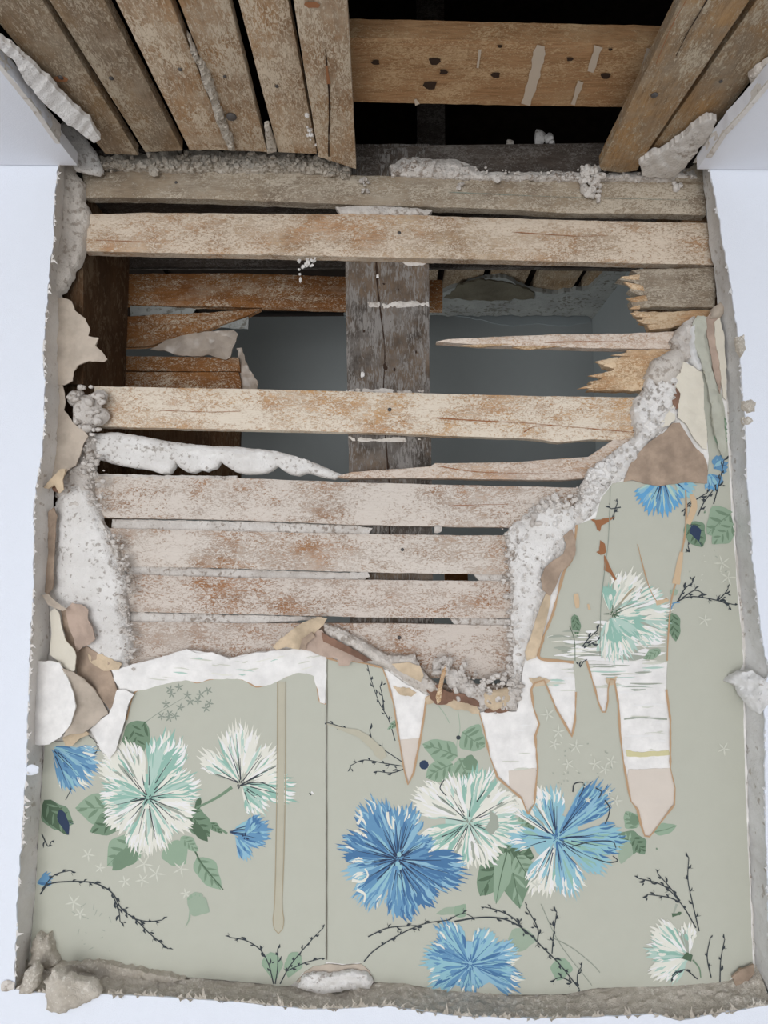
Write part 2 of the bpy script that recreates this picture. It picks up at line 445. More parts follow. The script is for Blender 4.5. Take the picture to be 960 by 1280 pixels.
# ------------------------------------------------------------------ structure: walls, ceiling, hidden enclosures
HOLE_L = [(75, 180), (72, 215), (68, 240), (67, 300), (62, 340), (57, 392), (53, 440), (56, 480), (55, 520), (53, 560), (46, 600), (42, 640), (42, 700), (40, 760),
          (38, 800), (36, 850), (34, 900), (33, 960), (30, 1000), (27, 1050), (23, 1100), (20, 1170), (18, 1237)]
HOLE_R = [(884, 196), (893, 240), (903, 300), (912, 345), (917, 380), (924, 430), (928, 480), (932, 540), (934, 600), (938, 640), (941, 700), (946, 740), (950, 780),
          (956, 815), (962, 840), (952, 862), (957, 900), (956, 960), (957, 1030), (960, 1100), (962, 1180), (966, 1256)]
HOLE_B = [(18, 1237), (57, 1242), (90, 1244), (133, 1243), (213, 1247), (320, 1255), (380, 1262), (430, 1261), (487, 1258), (567, 1270), (640, 1273), (700, 1273), (780, 1270),
          (820, 1268), (850, 1276), (893, 1268), (966, 1256)]
def fx(u, v, Y): 
    p = P(u, v, Y); return (p[..., 0] * 1000, p[..., 2] * 1000)
def uvline(L, Y): 
    a = np.array(L, float); x, z = fx(a[:, 0], a[:, 1], Y); return list(zip(x, z))
CEIL = lambda x: .3655 - .02 * x       # ceiling underside above eye height (slightly out of level)
hl = densify(HOLE_L, 5, 2.2, 9, 3, False); hr = densify(HOLE_R, 5, 2.2, 9, 5, False); hb = densify(HOLE_B, 5, 1.2, 14, 7, False)
L_, R_, B_ = uvline(hl, YF), uvline(hr, YF), uvline(hb, YF)
topz = (H + .376) * 1000
wall_out = [(-1150, 4), (1150, 4), (1150, topz), (R_[0][0], topz)] + R_ + B_[::-1][1:-1] + L_[::-1] + [(L_[0][0], topz), (-1150, topz)]
slab('wall_front', wall_out, M['white_wall'], step=60, seg=400, th=.0016, raw=lambda u, v, d: np.stack([u / 1000, YF - d, v / 1000], -1), backdir=(0, 1, 0), kind='structure')
CL = [(75, 180), (45, 135), (20, 104), (0, 80)]; CR = [(884, 196), (905, 165), (930, 138), (960, 102)]
def pzline(L, z):
    a = np.array(L, float); p = PZ(a[:, 0], a[:, 1], z); return [(float(x) * 1000, float(y) * 1000) for x, y, _ in p]
cl = pzline(densify(CL, 5, 1.5, 9, 3, False), .371); cr = pzline(densify(CR, 5, 1.5, 9, 3, False), .3585)
ext = lambda a, b, y: (a[0] + (b[0] - a[0]) * (y - a[1]) / (b[1] - a[1]), y)
le, re_ = (cl[-1][0] - 25, 270), (cr[-1][0] + 22, 270)
yw = YF * 1000 - 1
ceil_out = [(-1150, -1500), (1150, -1500), (1150, yw), (cr[0][0], yw)] + cr + [re_, le] + cl[::-1] + [(cl[0][0], yw), (-1150, yw)]
slab('ceiling', ceil_out, M['white_ceil'], step=60, seg=400, th=.012, raw=lambda u, v, d: np.stack([u / 1000, v / 1000, H + CEIL(u / 1000) - d], -1), backdir=(0, 0, 1), kind='structure')
box('floor', (-1.15, -1.5, -.05), (1.15, 1.2, 0), M['floor'], 0, kind='structure')
# unseen box added above the lath ceiling so the void stays black
box('void_box_back', (-.9, 1.12, H + .4), (.9, 1.14, H + .9), M['dark_void'], 0, kind='structure')
box('void_box_front', (-.9, .1, H + .386), (.9, .12, H + .9), M['dark_void'], 0, kind='structure')
box('void_box_left', (-.92, .1, H + .386), (-.9, 1.14, H + .9), M['dark_void'], 0, kind='structure')
box('void_box_right', (.9, .1, H + .386), (.92, 1.14, H + .9), M['dark_void'], 0, kind='structure')
box('void_box_lid', (-.92, .1, H + .9), (.92, 1.14, H + .92), M['dark_void'], 0, kind='structure')
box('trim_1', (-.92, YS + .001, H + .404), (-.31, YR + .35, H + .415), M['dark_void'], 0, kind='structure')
# the closet seen through the gap
YC = 1.07
box('wall_back', (-.62, YC, .6), (.62, YC + .02, H + .403), M['closet'], 0, kind='structure')
xr = float(P(740, 392, YC)[0])
box('wall_right', (xr, YR - .02, .6), (xr + .02, YC, H + .411), M['closet'], 0, kind='structure')
box('wall_left', (-.64, YR - .1, .6), (-.62, YC + .02, H + .403), M['closet'], 0, kind='structure')
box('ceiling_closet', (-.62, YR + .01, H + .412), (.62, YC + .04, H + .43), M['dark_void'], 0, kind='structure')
# wall cavity side cheeks beside the hole
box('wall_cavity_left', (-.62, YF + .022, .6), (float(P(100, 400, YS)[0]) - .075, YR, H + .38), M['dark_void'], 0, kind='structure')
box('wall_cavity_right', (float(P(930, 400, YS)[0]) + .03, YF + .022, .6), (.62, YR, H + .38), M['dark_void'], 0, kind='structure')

# closet ceiling laths, plaster rim
for i, (a, b) in enumerate([(445, 488), (497, 540), (548, 590), (598, 640), (650, 697), (706, 752)]):
    y0 = 393
    def tgt(x): return 500 + (x - 500) * (335 - 70) / 335 if False else x
    def up(x): return 500 + (x - 500) * 1.25
    slab('closet_ceiling_lath', [(a, y0 - 4), (b, y0 - 4), (up(b) + 3, 306), (up(a) + 3, 306)], M['ceil_lath'], Z=.40, th=.009, step=12,
         label=['closet ceiling lath hidden mostly behind the weathered upright post', 'closet ceiling lath just right of the weathered post top', 'second closet ceiling lath right of the weathered post',
                'middle closet ceiling lath seen above the torn grey plaster rim', 'closet ceiling lath left of the wide dark slot', 'closet ceiling lath nearest the closet corner, seen through the gap'][i],
         cat='lath', group='laths of the closet ceiling')
slab('trim_2', [(430, 376), (480, 368), (545, 372), (560, 362), (600, 351), (625, 346), (640, 352), (655, 362), (690, 368), (735, 362), (770, 330), (795, 312), (812, 318), (786, 352), (756, 392), (744, 402), (735, 395), (430, 394)],
     M['closet_plaster'], Z=.394, th=.006, step=5, jit=2, wl=7, disp=rough_(.0015, 12, 4), kind='structure')
slab('plaster_patch', [(556, 372), (575, 356), (600, 350), (640, 356), (668, 366), (668, 374), (600, 376)], M['closet_brown'], Z=.3925, th=.003, step=5, jit=2, wl=7, disp=rough_(.001, 9, 5),
     label='dark brown plaster patch on the closet ceiling edge behind the splintered lath', cat='plaster')
slab('trim_3', [(430, 392), (738, 392), (738, 402), (700, 408), (670, 404), (640, 408), (600, 400), (560, 392), (430, 396)], paint('pale_stripe', '#9aa2a4', .04), Y=YC - .002, th=.002, step=5, jit=1.5, wl=8, kind='structure')


# ------------------------------------------------------------------ studs, plate, rear laths
def X(u, v, Y): return float(P(u, v, Y)[0])
def Zp(u, v, Y): return float(P(u, v, Y)[2])
studp = Print(YS, None, 3)
rg = random.Random(8)
studp.ribbon([(470, 322), (472, 360), (477, 400), (481, 440), (479, 500), (483, 560), (487, 620), (486, 700)], 1.8, 1.6, 'dhole', 4, .8)
for x, y, r in [(480, 353, 2.6), (487, 404, 3), (482, 458, 4), (493, 462, 2), (455, 414, 1.5), (498, 362, 1.2), (520, 440, 1.4)]:
    studp.fill([(x + r * .8 * math.cos(a), y + r * 1.3 * math.sin(a)) for a in np.linspace(0, 6.28, 8)[:-1]], 'dhole', 3)
stud, _, _ = slab('wall_post', [(431, 180), (536, 180), (536, 330), (537, 480), (539, 560), (541, 700), (543, 840), (438, 840), (437, 640), (434, 480), (432, 330)],
     M['stud_grey'], Y=YS, th=YR - YS - .012, step=7, jit=.7, wl=20, disp=lambda u, v, e: .0009 * fbm(u / 5, v / 60, 4, 3) - .0012 * np.exp(-((u - 471 - (v - 322) * .055) / 3) ** 2), rim=(5, .0012), prints=studp,
     label='weathered dark grey upright timber post behind the laths, cracked down the middle', cat='post')
def strip(pts): return pts
slab('mortar_seam', [(478, 380), (490, 376), (512, 376), (535, 378), (536, 383), (515, 384), (495, 385), (478, 385)], M['plaster_rough'], Y=YS - .001, th=.002, step=3, jit=1.5, wl=5, disp=rough_(.0016, 5, 2), rim=(4, .0015),
     label='thin white mortar line across the middle of the dark post', cat='mortar', group='mortar lines across the dark post')
slab('mortar_seam', [(433, 488), (446, 485), (482, 486), (500, 489), (530, 488), (530, 491), (433, 491)], M['plaster_rough'], Y=YS - .001, th=.002, step=3, jit=1.2, wl=5, disp=rough_(.0014, 5, 3), rim=(4, .0012),
     label='white mortar line on the dark post just above the complete orange lath', cat='mortar', group='mortar lines across the dark post')
slab('mortar_seam', [(460, 378), (474, 377), (476, 384), (462, 384)], M['plaster_rough'], Y=YS - .001, th=.002, step=3, jit=1.2, wl=5, rim=(3, .001),
     label='small white mortar dab left of the crack on the dark post', cat='mortar', group='mortar lines across the dark post')
slab('mortar_seam', [(500, 326), (515, 323), (533, 327), (530, 332), (508, 331)], M['plaster_rough'], Y=YS - .001, th=.002, step=3, jit=1.5, wl=5, rim=(3, .001),
     label='white mortar dab at the top of the dark post under the second lath', cat='mortar', group='mortar lines across the dark post')
slab('mortar_seam', [(436, 546), (470, 548), (500, 547), (530, 549), (505, 552), (470, 553), (440, 551)], M['plaster_grey'], Y=YS - .0008, th=.002, step=3, jit=1.2, wl=5, rim=(3, .001),
     label='faint grey mortar line on the dark post just below the complete orange lath', cat='mortar', group='mortar lines across the dark post')
for (x, y, r, t) in [(453, 468, 3.2, 'white plaster fleck low on the dark post above the orange lath'), (472, 345, 2.4, 'white plaster fleck near the top of the dark post beside the crack')]:
    lumps('plaster_fleck', [(P(x, y, YS - .0012), r * .73e-3, (1, .5, 1.2))], M['plaster_white'], 2, label=t, cat='plaster', group='plaster flecks on the dark post')
# left stud: its inner face shows
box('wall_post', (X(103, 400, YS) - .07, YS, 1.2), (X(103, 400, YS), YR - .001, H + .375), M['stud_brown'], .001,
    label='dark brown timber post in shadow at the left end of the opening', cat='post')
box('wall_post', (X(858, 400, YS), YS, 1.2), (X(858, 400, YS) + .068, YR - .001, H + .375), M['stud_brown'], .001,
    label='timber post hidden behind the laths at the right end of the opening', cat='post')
box('top_plate', (X(60, 200, YS), YS, Zp(500, 222, YS)), (X(900, 200, YS), YR + .02, Zp(600, 180, YS)), M['plate'], .001,
    label='dark dusty timber plate lying across the top of the wall under the ceiling void', cat='timber')
box('roof_post', (X(521, 100, .82), .82, H + .412), (X(556, 100, .82), .86, H + .89), M['plate'], .001,
    label='dim upright timber barely visible in the black void above the ceiling', cat='post')
lumps('plaster_lump', [(P(674, 171, YS + .012), .0072, (1, .9, 1.15)), (P(686, 173, YS + .01), .0055, (.9, .9, 1.1)), (P(690, 178, YS + .008), .0035, (1, 1, 1))], M['plaster_white'], 2,
      label='white plaster lump sitting on the dark plate against the black void', cat='plaster')
lumps('plaster_lump', [(P(637, 178, YS + .01), .0036, (1.3, .9, .9))], M['plaster_grey'], 2, label='tiny plaster crumb on the dark plate left of the bigger white lump', cat='plaster')

# batten over the opening
bp = Print(0, None, 2, zf=lambda u, v, e: PZ(u, v, .3964 - e))
for a in ([(676, 57), (668, 95), (657, 131)], [(748, 58), (738, 90)], [(726, 102), (716, 131)], [(600, 62), (597, 85)], [(815, 62), (790, 132)], [(519, 124), (522, 131)]):
    wv = {676: (13, 12), 748: (10, 7), 726: (8, 5), 600: (4, 3), 815: (11, 14), 519: (3, 8)}[a[0][0]]
    bp.ribbon(a, wv[0], wv[1], 'streak', 3, .3)
for x, y, r in [(543, 77, 7), (554, 90, 5), (538, 107, 8), (620, 94, 5.5), (470, 78, 5), (712, 74, 4), (757, 95, 6), (763, 62, 2.5), (625, 58, 3)]:
    bp.fill([(x + r * (1 + .3 * math.sin(3 * a + x)) * math.cos(a), y + r * (.8 + .2 * math.cos(2 * a)) * math.sin(a)) for a in np.linspace(0, 6.28, 11)[:-1]], 'dhole', 3)
slab('ceiling_batten', [(402, 47), (450, 47), (650, 52), (860, 56), (900, 58), (900, 138), (800, 134), (640, 132), (440, 127), (402, 126)], M['batten'], Z=.397, th=.0155, step=8, jit=.6, wl=15,
     disp=rough_(.0005, 30, 1), rim=(3, .0007), prints=bp, label='wide orange brown board with nail holes and pale streaks above the ceiling opening', cat='board')

# rear laths (far side of the wall)
def rear(pts, lab, mat='lath_rear', th=.008, Y=YR, jit=.6, step=8, name='rear_lath', **k):
    return slab(name, pts, M[mat], Y=Y, th=th, step=step, jit=jit, wl=14, disp=grainx(.0004, len(lab)), rim=(3, .0006), label=lab, cat='lath', group='laths on the far side of the wall', **k)
rear([(150, 318), (430, 318), (800, 324), (800, 336), (640, 334), (430, 333), (150, 334)], 'thin dark far-side lath right under the second full lath', 'plate')
rear([(150, 342), (300, 342), (430, 346), (553, 350), (553, 388), (430, 387), (300, 384), (150, 381)], 'orange far-side lath with white splashes, passing behind the dark post')
rear([(150, 396), (200, 393), (260, 391), (326, 386), (312, 393), (290, 401), (250, 415), (215, 426), (180, 433), (150, 434)], 'far-side lath broken to a long tapering point', jit=.8, step=5)
rear([(150, 445), (230, 446), (298, 447), (300, 464), (230, 464), (150, 463)], 'upper half of the split far-side lath left of the gap', jit=.5)
rear([(150, 465), (298, 465.5), (301, 478), (300, 505), (150, 505)], 'lower half of the split far-side lath left of the gap', jit=.5)
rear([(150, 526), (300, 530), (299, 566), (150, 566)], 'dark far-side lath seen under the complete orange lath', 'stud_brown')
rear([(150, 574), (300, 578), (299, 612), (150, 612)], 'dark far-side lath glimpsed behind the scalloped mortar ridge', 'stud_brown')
rear([(556, 716), (585, 716), (585, 730), (556, 730)], 'orange far-side lath end showing through a narrow slot low down', th=.006)
slab('crumpled_paper', [(188, 437), (205, 426), (232, 418), (258, 415), (292, 413), (297, 418), (293, 430), (288, 447), (282, 450), (262, 444), (240, 445), (218, 443), (205, 438)], M['plastic'], Y=YR - .004, th=.0012, step=5, jit=1.2, wl=8,
     disp=rough_(.005, 16, 7), label='crumpled brown translucent paper tucked under the pointed far-side lath', cat='paper')
slab('paper_strip', [(163, 381), (204, 383), (245, 386), (240, 392), (205, 392), (163, 395)], M['closet_plaster'], Y=YR + .004, th=.002, step=5, jit=1, disp=rough_(.001, 14, 7), label='grey dusty paper strip between the two upper far-side laths', cat='paper')
slab('paper_strip', [(275, 408), (300, 398), (311, 394), (310, 411), (290, 410)], M['closet_plaster'], Y=YR + .004, th=.002, step=4, jit=1, disp=rough_(.001, 9, 7), label='small pale paper scrap beyond the tip of the pointed far-side lath', cat='paper')
slab('crumpled_paper', [(296, 436), (303, 434), (306, 448), (312, 462), (322, 478), (321, 486), (301, 486), (300, 460)], M['plastic'], Y=YR + .006, th=.0015, step=4, jit=1.5, wl=6, disp=rough_(.004, 8, 9), label='dark crumpled paper curl at the cut ends of the split far-side lath', cat='paper')

# ------------------------------------------------------------------ wall laths
LC = {7: [([(540, 522), (600, 526), (660, 529), (730, 535), (800, 541)], 'brown', 1.4), ([(655, 540), (668, 533), (690, 532)], 'brown', 1.2), ([(200, 513), (260, 515), (300, 514)], 'brown', .8)], 5: [([(680, 428), (740, 427), (850, 428)], 'brown', 1.1)],
      8: [([(545, 582), (600, 590), (700, 592)], 'brown', .9)], 2: [([(640, 290), (720, 295), (760, 294)], 'brown', .8), ([(120, 300), (200, 303)], 'brown', .7)], 9: [([(560, 632), (640, 630)], 'brown', .7)], 1: [([(560, 240), (700, 246), (860, 250)], 'grey', .8)]}
def nail(par, x, y, Y, r=2.6, Z=None, lab=None):
    V, F = ico(2); q = np.array(V); s = r * (.72e-3)
    if Z is None: c = P(x, y, Y); q = q * np.array([1, .45, 1]) * s + c
    else: c = PZ(x, y, Z); q = q * np.array([1, 1, .45]) * s + c
    return link('nail_head', q, F, M['nail'], parent=par, normals=False, label=lab)
def lath(pts, mat, lab, Y=YL, th=.011, jit=.7, step=7, sd=0, nails=(), grp='laths nailed across the wall', d=.0006, name='wall_lath', prints=None, wl=16, amp2=.0005):
    if sd in LC:
        prints = Print(Y - .0011, None, sd)
        for q, c, wq in LC[sd]: prints.ribbon(q, wq, wq * .5, c, 4, .8)
    f = lambda u, v, e: d * fbm(u / 70, v / 6, 3, sd) + amp2 * fbm(u / 9, v / 6, 3, sd + 4)
    o, _, _ = slab(name, pts, M[mat], Y=Y, th=th, step=step, jit=jit, wl=wl, seed=sd, disp=f, rim=(3.5, .0012), label=lab, cat='lath', group=grp, prints=prints)
    for x, y, r in nails: nail(o, x, y, Y - .0006, r)
    return o
lath([(103, 216), (180, 213), (300, 214), (440, 219), (600, 224), (880, 228), (884, 232), (882, 269), (800, 267), (700, 266), (640, 262), (520, 258), (440, 256), (300, 250), (180, 247), (106, 247)], 'lath_grey',
     'topmost grey-tan wall lath, gritty along its upper edge', sd=1, nails=[(220, 228, 2)], jit=.9)
lath([(105, 268), (180, 266), (300, 267), (480, 268), (700, 275), (890, 279), (893, 331), (700, 327), (500, 322), (300, 318), (106, 314)], 'lath_tan',
     'second wall lath from the top, tan with whitish smears, full width', sd=2, nails=[(499, 291, 2.4)])
stub1 = lath([(897, 334), (893, 384), (860, 384), (820, 383), (793, 386), (788, 376), (800, 374), (812, 372), (797, 368), (786, 362), (800, 357), (792, 353), (772, 349), (788, 345), (797, 342), (789, 338), (800, 337)], 'lath_grey',
     'short grey lath stub with a splintered end, under the right end of the second lath', sd=3, step=4, jit=1, wl=7)
fr = slab('wall_lath', [(793, 389), (830, 390), (900, 387), (900, 402), (860, 405), (835, 410), (812, 412), (808, 404), (800, 402), (804, 397), (795, 394)], M['fresh'], Y=YL + .003, th=.009, step=4, jit=1, wl=8, disp=grainx(.0015, 3), rim=(3, .001),
     label='orange freshly broken lath stub directly below the grey splintered stub', cat='lath', group='laths nailed across the wall')
needle = lath([(545, 427), (560, 424), (620, 421), (700, 418), (780, 417), (852, 414), (852, 436), (800, 436), (700, 434), (640, 432), (600, 431), (572, 429)], 'splinter',
     'long needle-shaped lath splinter pointing left, tip right of the dark post', sd=5, step=4, jit=.6, d=.001)
stub2 = lath([(783, 438), (850, 436), (850, 490), (780, 488), (735, 487), (742, 481), (737, 477), (752, 474), (748, 468), (762, 466), (768, 461), (756, 458), (752, 452), (767, 451), (775, 447), (785, 446)], 'fresh',
     'chunky splintered lath stub right of the needle-shaped splinter, jagged left end', sd=6, step=4, jit=1.3, wl=5, amp2=.0012)
lath([(118, 483), (300, 486), (500, 491), (660, 495), (802, 497), (806, 546), (770, 550), (740, 549), (700, 553), (660, 548), (560, 545), (480, 541), (300, 537), (118, 533)], 'lath_orange',
     'complete orange lath crossing the open gap, nailed to the dark post', sd=7, nails=[(487, 512, 2.6)])

lath([(418, 596), (440, 590), (500, 586), (538, 583), (544, 579), (640, 578), (735, 571), (768, 549), (790, 548), (775, 572), (735, 598), (700, 600), (600, 599), (500, 597), (440, 598)], 'splinter',
     'thin splintered lath running from the mortar ridge tip to the right plaster', sd=8, step=4, jit=.5, d=.001)
lath([(118, 595), (300, 598), (445, 603), (600, 607), (735, 610), (735, 640), (660, 660), (540, 658), (440, 656), (300, 650), (118, 647)], 'lath_pink',
     'dusty pinkish lath right below the scalloped mortar ridge', sd=9)
lath([(128, 660), (300, 664), (480, 668), (680, 670), (680, 719), (480, 716), (300, 711), (128, 707)], 'lath_pink',
     'dusty lath with a nail hole, second of the close-set lower laths', sd=10, nails=[(503, 687, 2.2)])
lath([(128, 717), (300, 722), (480, 725), (680, 727), (680, 773), (480, 772), (300, 768), (128, 764)], 'lath_dusty',
     'dusty lath third of the close-set lower laths, orange patches in the dust', sd=11)
lath([(128, 776), (300, 779), (480, 779), (680, 783), (680, 850), (480, 847), (300, 840), (128, 838)], 'lath_dusty',
     'lowest visible lath, just above the torn white paper edge', sd=12, nails=[(499, 797, 2.4)])
lath([(128, 848), (400, 854), (700, 858), (700, 900), (400, 896), (128, 890)], 'lath_dusty', 'lath almost buried behind the broken lower plaster edge', sd=13, step=12)
# long torn fibres on the broken stubs
for par, Yq, ps in ((stub1, YL - .001, [[(800, 343), (776, 346), (783, 349), (800, 350)], [(804, 357), (780, 352), (790, 361), (806, 364)], [(808, 369), (783, 373), (794, 378), (810, 376)], [(800, 380), (787, 386), (800, 386)]]),
                    (fr[0], YL + .001, [[(812, 392), (788, 391), (796, 396), (814, 397)], [(820, 400), (796, 400), (806, 405), (824, 405)]]),
                    (stub2, YL - .001, [[(772, 446), (744, 452), (752, 456), (774, 452)], [(768, 463), (735, 470), (750, 472), (772, 468)], [(760, 474), (722, 486), (745, 485), (764, 480)], [(790, 440), (764, 444), (792, 446)], [(775, 482), (738, 489), (776, 487)]]),
                    (needle, YL - .0008, [[(640, 430), (600, 434), (575, 432), (610, 430)], [(700, 433), (660, 437), (640, 434), (670, 432)]])):
    for q in ps: slab('splinter', q, M['fresh'], Y=Yq, th=.003, step=3, jit=.5, wl=5, rim=(1.5, .0008), parent=par)
# mortar between the lower laths
def seam(pts, lab, mat='plaster_rough', Y=YL + .0035, sd=0, nm='mortar_seam'):
    slab(nm, pts, M[mat], Y=Y, th=.006, step=3.5, jit=1.0, wl=6, seed=sd, disp=rough_(.0016, 6, sd), rim=(3, .001), label=lab, cat='mortar', group='mortar squeezed between the lower laths')
seam([(140, 649), (300, 652), (440, 657), (466, 660), (460, 668), (300, 665), (140, 661)], 'white mortar line filling the slot under the uppermost close-set lath', sd=21)
seam([(125, 706), (300, 712), (440, 716), (460, 719), (455, 726), (300, 723), (125, 719)], 'white mortar line filling the middle slot between the lower laths', sd=22)
seam([(125, 764), (300, 769), (400, 771), (408, 774), (300, 780), (125, 778)], 'white mortar line filling the lowest slot on the left', sd=23)
seam([(592, 718), (610, 716), (648, 719), (650, 728), (600, 727)], 'short mortar piece in the middle slot, at its right end', sd=24)
seam([(562, 773), (590, 772), (645, 774), (645, 784), (570, 782)], 'short mortar piece in the lowest slot, at its right end', sd=25)
seam([(120, 592), (200, 594), (296, 595), (296, 602), (120, 601)], 'thin white mortar strip on the top edge of the lath under the scalloped ridge', sd=26, Y=YL + .001)
lumps('mortar_lump', [(P(547, 661, YL), .0048, (1, .8, .8))], M['plaster_rough'], 2, label='small mortar lump in the slot right of the dark post', cat='mortar')
slab('mortar_lump', [(438, 716), (460, 714), (462, 721), (448, 724), (438, 723)], M['plaster_rough'], Y=YL - .0005, th=.005, step=3, jit=1, rim=(3, .001), disp=rough_(.001, 5, 2), label='flat mortar lump at the open end of the middle slot', cat='mortar')
# scalloped ridge of mortar keys
def ridge(u, v, e): return .0035 * np.clip(e / 6, 0, 1) ** .6 + .0022 * fbm(u / 9, v / 7, 4, 5) + np.where(v < 555 + (u - 120) * .075, .0025, 0)
slab('mortar_ridge', [(116, 542), (145, 540), (175, 545), (200, 550), (217, 553), (260, 557), (300, 559), (340, 563), (365, 569), (385, 575), (410, 586), (428, 593), (418, 599), (400, 595), (385, 591), (374, 594), (362, 592), (352, 587), (347, 582),
      (340, 588), (325, 592), (305, 592), (292, 588), (280, 580), (276, 576), (270, 584), (258, 589), (250, 587), (242, 591), (232, 589), (224, 584), (219, 577), (217, 584), (212, 591), (202, 592), (190, 588), (175, 585), (150, 582), (116, 572)],
     M['plaster_white'], Y=YL + .002, th=.008, step=3.5, jit=.8, wl=7, disp=ridge, label='white mortar ridge with scalloped lower edge, reaching in from the left', cat='mortar', sharp=60)

# ------------------------------------------------------------------ ceiling laths
def clath(L0, L1, R0, R1, mat, lab, Z=.383, sd=0, nails=(), mid=(), prints=None):
    k = lambda a, b, y: (b[0] + (a[0] - b[0]) * (y - b[1]) / (a[1] - b[1]), y)
    top = -330
    pts = [k(L0, L1, top), L0, L1] + list(mid) + [R1, R0, k(R0, R1, top)]
    f = lambda u, v, e: .0006 * fbm((u - (500 - (500 - u) * 1)) / 5 + u / 5, v / 55, 3, sd) + .0004 * fbm(u / 7, v / 7, 3, sd)
    o, _, _ = slab('ceiling_lath', pts, M[mat], Z=Z, th=.011, step=9, jit=.6, wl=25, seed=sd, disp=f, rim=(3.5, .0014), label=lab, cat='lath', group='laths nailed across the ceiling', prints=prints)
    for x, y, r in nails: nail(o, x, y, 0, r, Z=Z - .0006)
    return o
def cprint(fn, Z=.383):
    p = Print(0, None, 4, zf=lambda u, v, e: PZ(u, v, Z - .0007 - e)); fn(p); return p
def knot(p, x, y, r=4, c='brown'):
    p.fill([(x + r * (1 + .3 * math.sin(2 * a + x)) * math.cos(a), y + r * (.6 + .2 * math.cos(2 * a)) * math.sin(a)) for a in np.linspace(0, 6.28, 9)[:-1]], c, 3)
clath((-24, 0), (132, 192), (53, 0), (173, 194), 'ceil_lath', 'outermost left ceiling lath, partly under the peeled pale paper', sd=31, nails=[(76, 97, 3)], prints=cprint(lambda p: knot(p, 76, 99, 8)))
clath((62, 0), (182, 190), (130, 0), (228, 188), 'ceil_lath', 'second ceiling lath from the left wall, grey-brown with one nail', sd=32, nails=[(139, 98, 2.6)])
clath((145, 0), (237, 188), (213, 0), (287, 188), 'ceil_lath2', 'third ceiling lath from the left wall, tan with a dark nail spot', sd=33, nails=[(225, 87, 2.4)])
clath((223, 0), (294, 188), (286, 0), (334, 190), 'ceil_lath2', 'fourth ceiling lath from the left wall, with a shiny round nail head', sd=34, nails=[(289, 146, 6.5), (281, 96, 2)])
clath((298, 0), (348, 190), (360, 0), (396, 192), 'ceil_lath2', 'fifth ceiling lath from the left wall, pale and pitted', sd=35, nails=[(346, 108, 2.2)])
def crack6(p):
    p.ribbon([(407, 60), (409, 90), (411, 110), (412, 140), (411, 170), (411, 196)], 1.2, 2.6, 'dhole', 4, .6)
    p.ribbon([(408, 82), (411, 105)], 2.5, 4.5, 'brown', 3, .4); knot(p, 390, 6, 9, 'brown')
clath((367, 0), (398, 196), (434, 0), (445, 211), 'ceil_lath2', 'ceiling lath beside the open void, left side, split lengthwise', Z=.3745, sd=36, prints=cprint(crack6, .3745))
def crack7(p):
    p.ribbon([(895, -20), (878, 10), (860, 40), (845, 70)], 1.6, .8, 'dhole', 4, .5); p.ribbon([(858, 0), (842, 28), (830, 55), (820, 80)], 1.0, .6, 'brown', 4, .5)
clath((851, 0), (749, 208), (937, 0), (806, 194), 'ceil_lath3', 'ceiling lath beside the open void, right side, yellow-brown with a nail', Z=.375, sd=37, mid=[(753, 213), (775, 216), (796, 213)], nails=[(818, 119, 4)], prints=cprint(crack7, .375))
clath((946, 0), (809, 194), (1018, 0), (868, 190), 'ceil_lath3', 'last ceiling lath on the right, running under the peeled plaster', Z=.380, sd=38, nails=[(901, 102, 2)])
# mortar in ceiling slots
slab('mortar_seam', [(234, 46), (238, 50), (245, 66), (250, 78), (262, 95), (268, 112), (275, 135), (283, 155), (290, 172), (293, 188), (286, 188), (276, 165), (268, 145), (262, 122), (254, 105), (248, 85), (240, 70)], M['mortar'], Z=.379, th=.006, step=3.5, jit=1.5, wl=6,
     disp=rough_(.005, 5, 4), rim=(3, .0015), label='crumbly mortar in the slot between the third and fourth ceiling laths', cat='mortar')
slab('mortar_seam', [(331, 160), (336, 158), (341, 172), (346, 190), (334, 192)], M['mortar'], Z=.379, th=.006, step=3.5, jit=1, disp=rough_(.002, 6, 8), rim=(3, .0015), label='small pale mortar plug at the wall end between fourth and fifth ceiling laths', cat='mortar')
lumps('mortar_crumb', scatter([(382, 130), (386, 155), (392, 180)], 9, 1.5, 4, 0, random.Random(3), True, 2, Z=.379), M['plaster_white'], 1, kind='stuff', label='white mortar bits caught in the slot beside the split ceiling lath', cat='mortar')

# crumbs along the ceiling/wall corner
zc = lambda: None
rc = random.Random(11)
slab('mortar_bed', [(124, 196), (150, 193), (190, 192), (240, 188), (300, 188), (360, 190), (400, 196), (440, 210), (436, 224), (400, 217), (330, 214), (260, 215), (210, 214), (160, 212), (126, 210)], M['mortar'], Y=YL - .002, th=.012, step=3, jit=2.5, wl=7,
     disp=lambda u, v, e: .004 * np.clip(e / 6, 0, 1) + .004 * fbm(u / 5, v / 5, 4, 6), label='rough mortar bed in the corner above the topmost wall lath, left half', cat='mortar', sharp=25)
slab('mortar_bed', [(488, 208), (500, 198), (520, 196), (545, 200), (570, 200), (590, 208), (600, 214), (650, 216), (700, 214), (740, 218), (800, 214), (830, 208), (870, 212), (880, 226), (700, 226), (600, 224), (520, 221), (490, 219)], M['plaster_rough'], Y=YL - .001, th=.012, step=3, jit=2, wl=7,
     disp=lambda u, v, e: .004 * np.clip(e / 6, 0, 1) + .003 * fbm(u / 5, v / 5, 4, 9), label='rough white mortar bed on the topmost lath under the open void', cat='mortar', sharp=25)
lumps('mortar_crumbs', scatter([(128, 205), (200, 203), (300, 200), (400, 205), (430, 213)], 190, 1.8, 6, YL - .006, rc, True, 6), M['mortar'], 1, kind='stuff', label='loose mortar crumbs along the ceiling corner left of the void', cat='mortar')
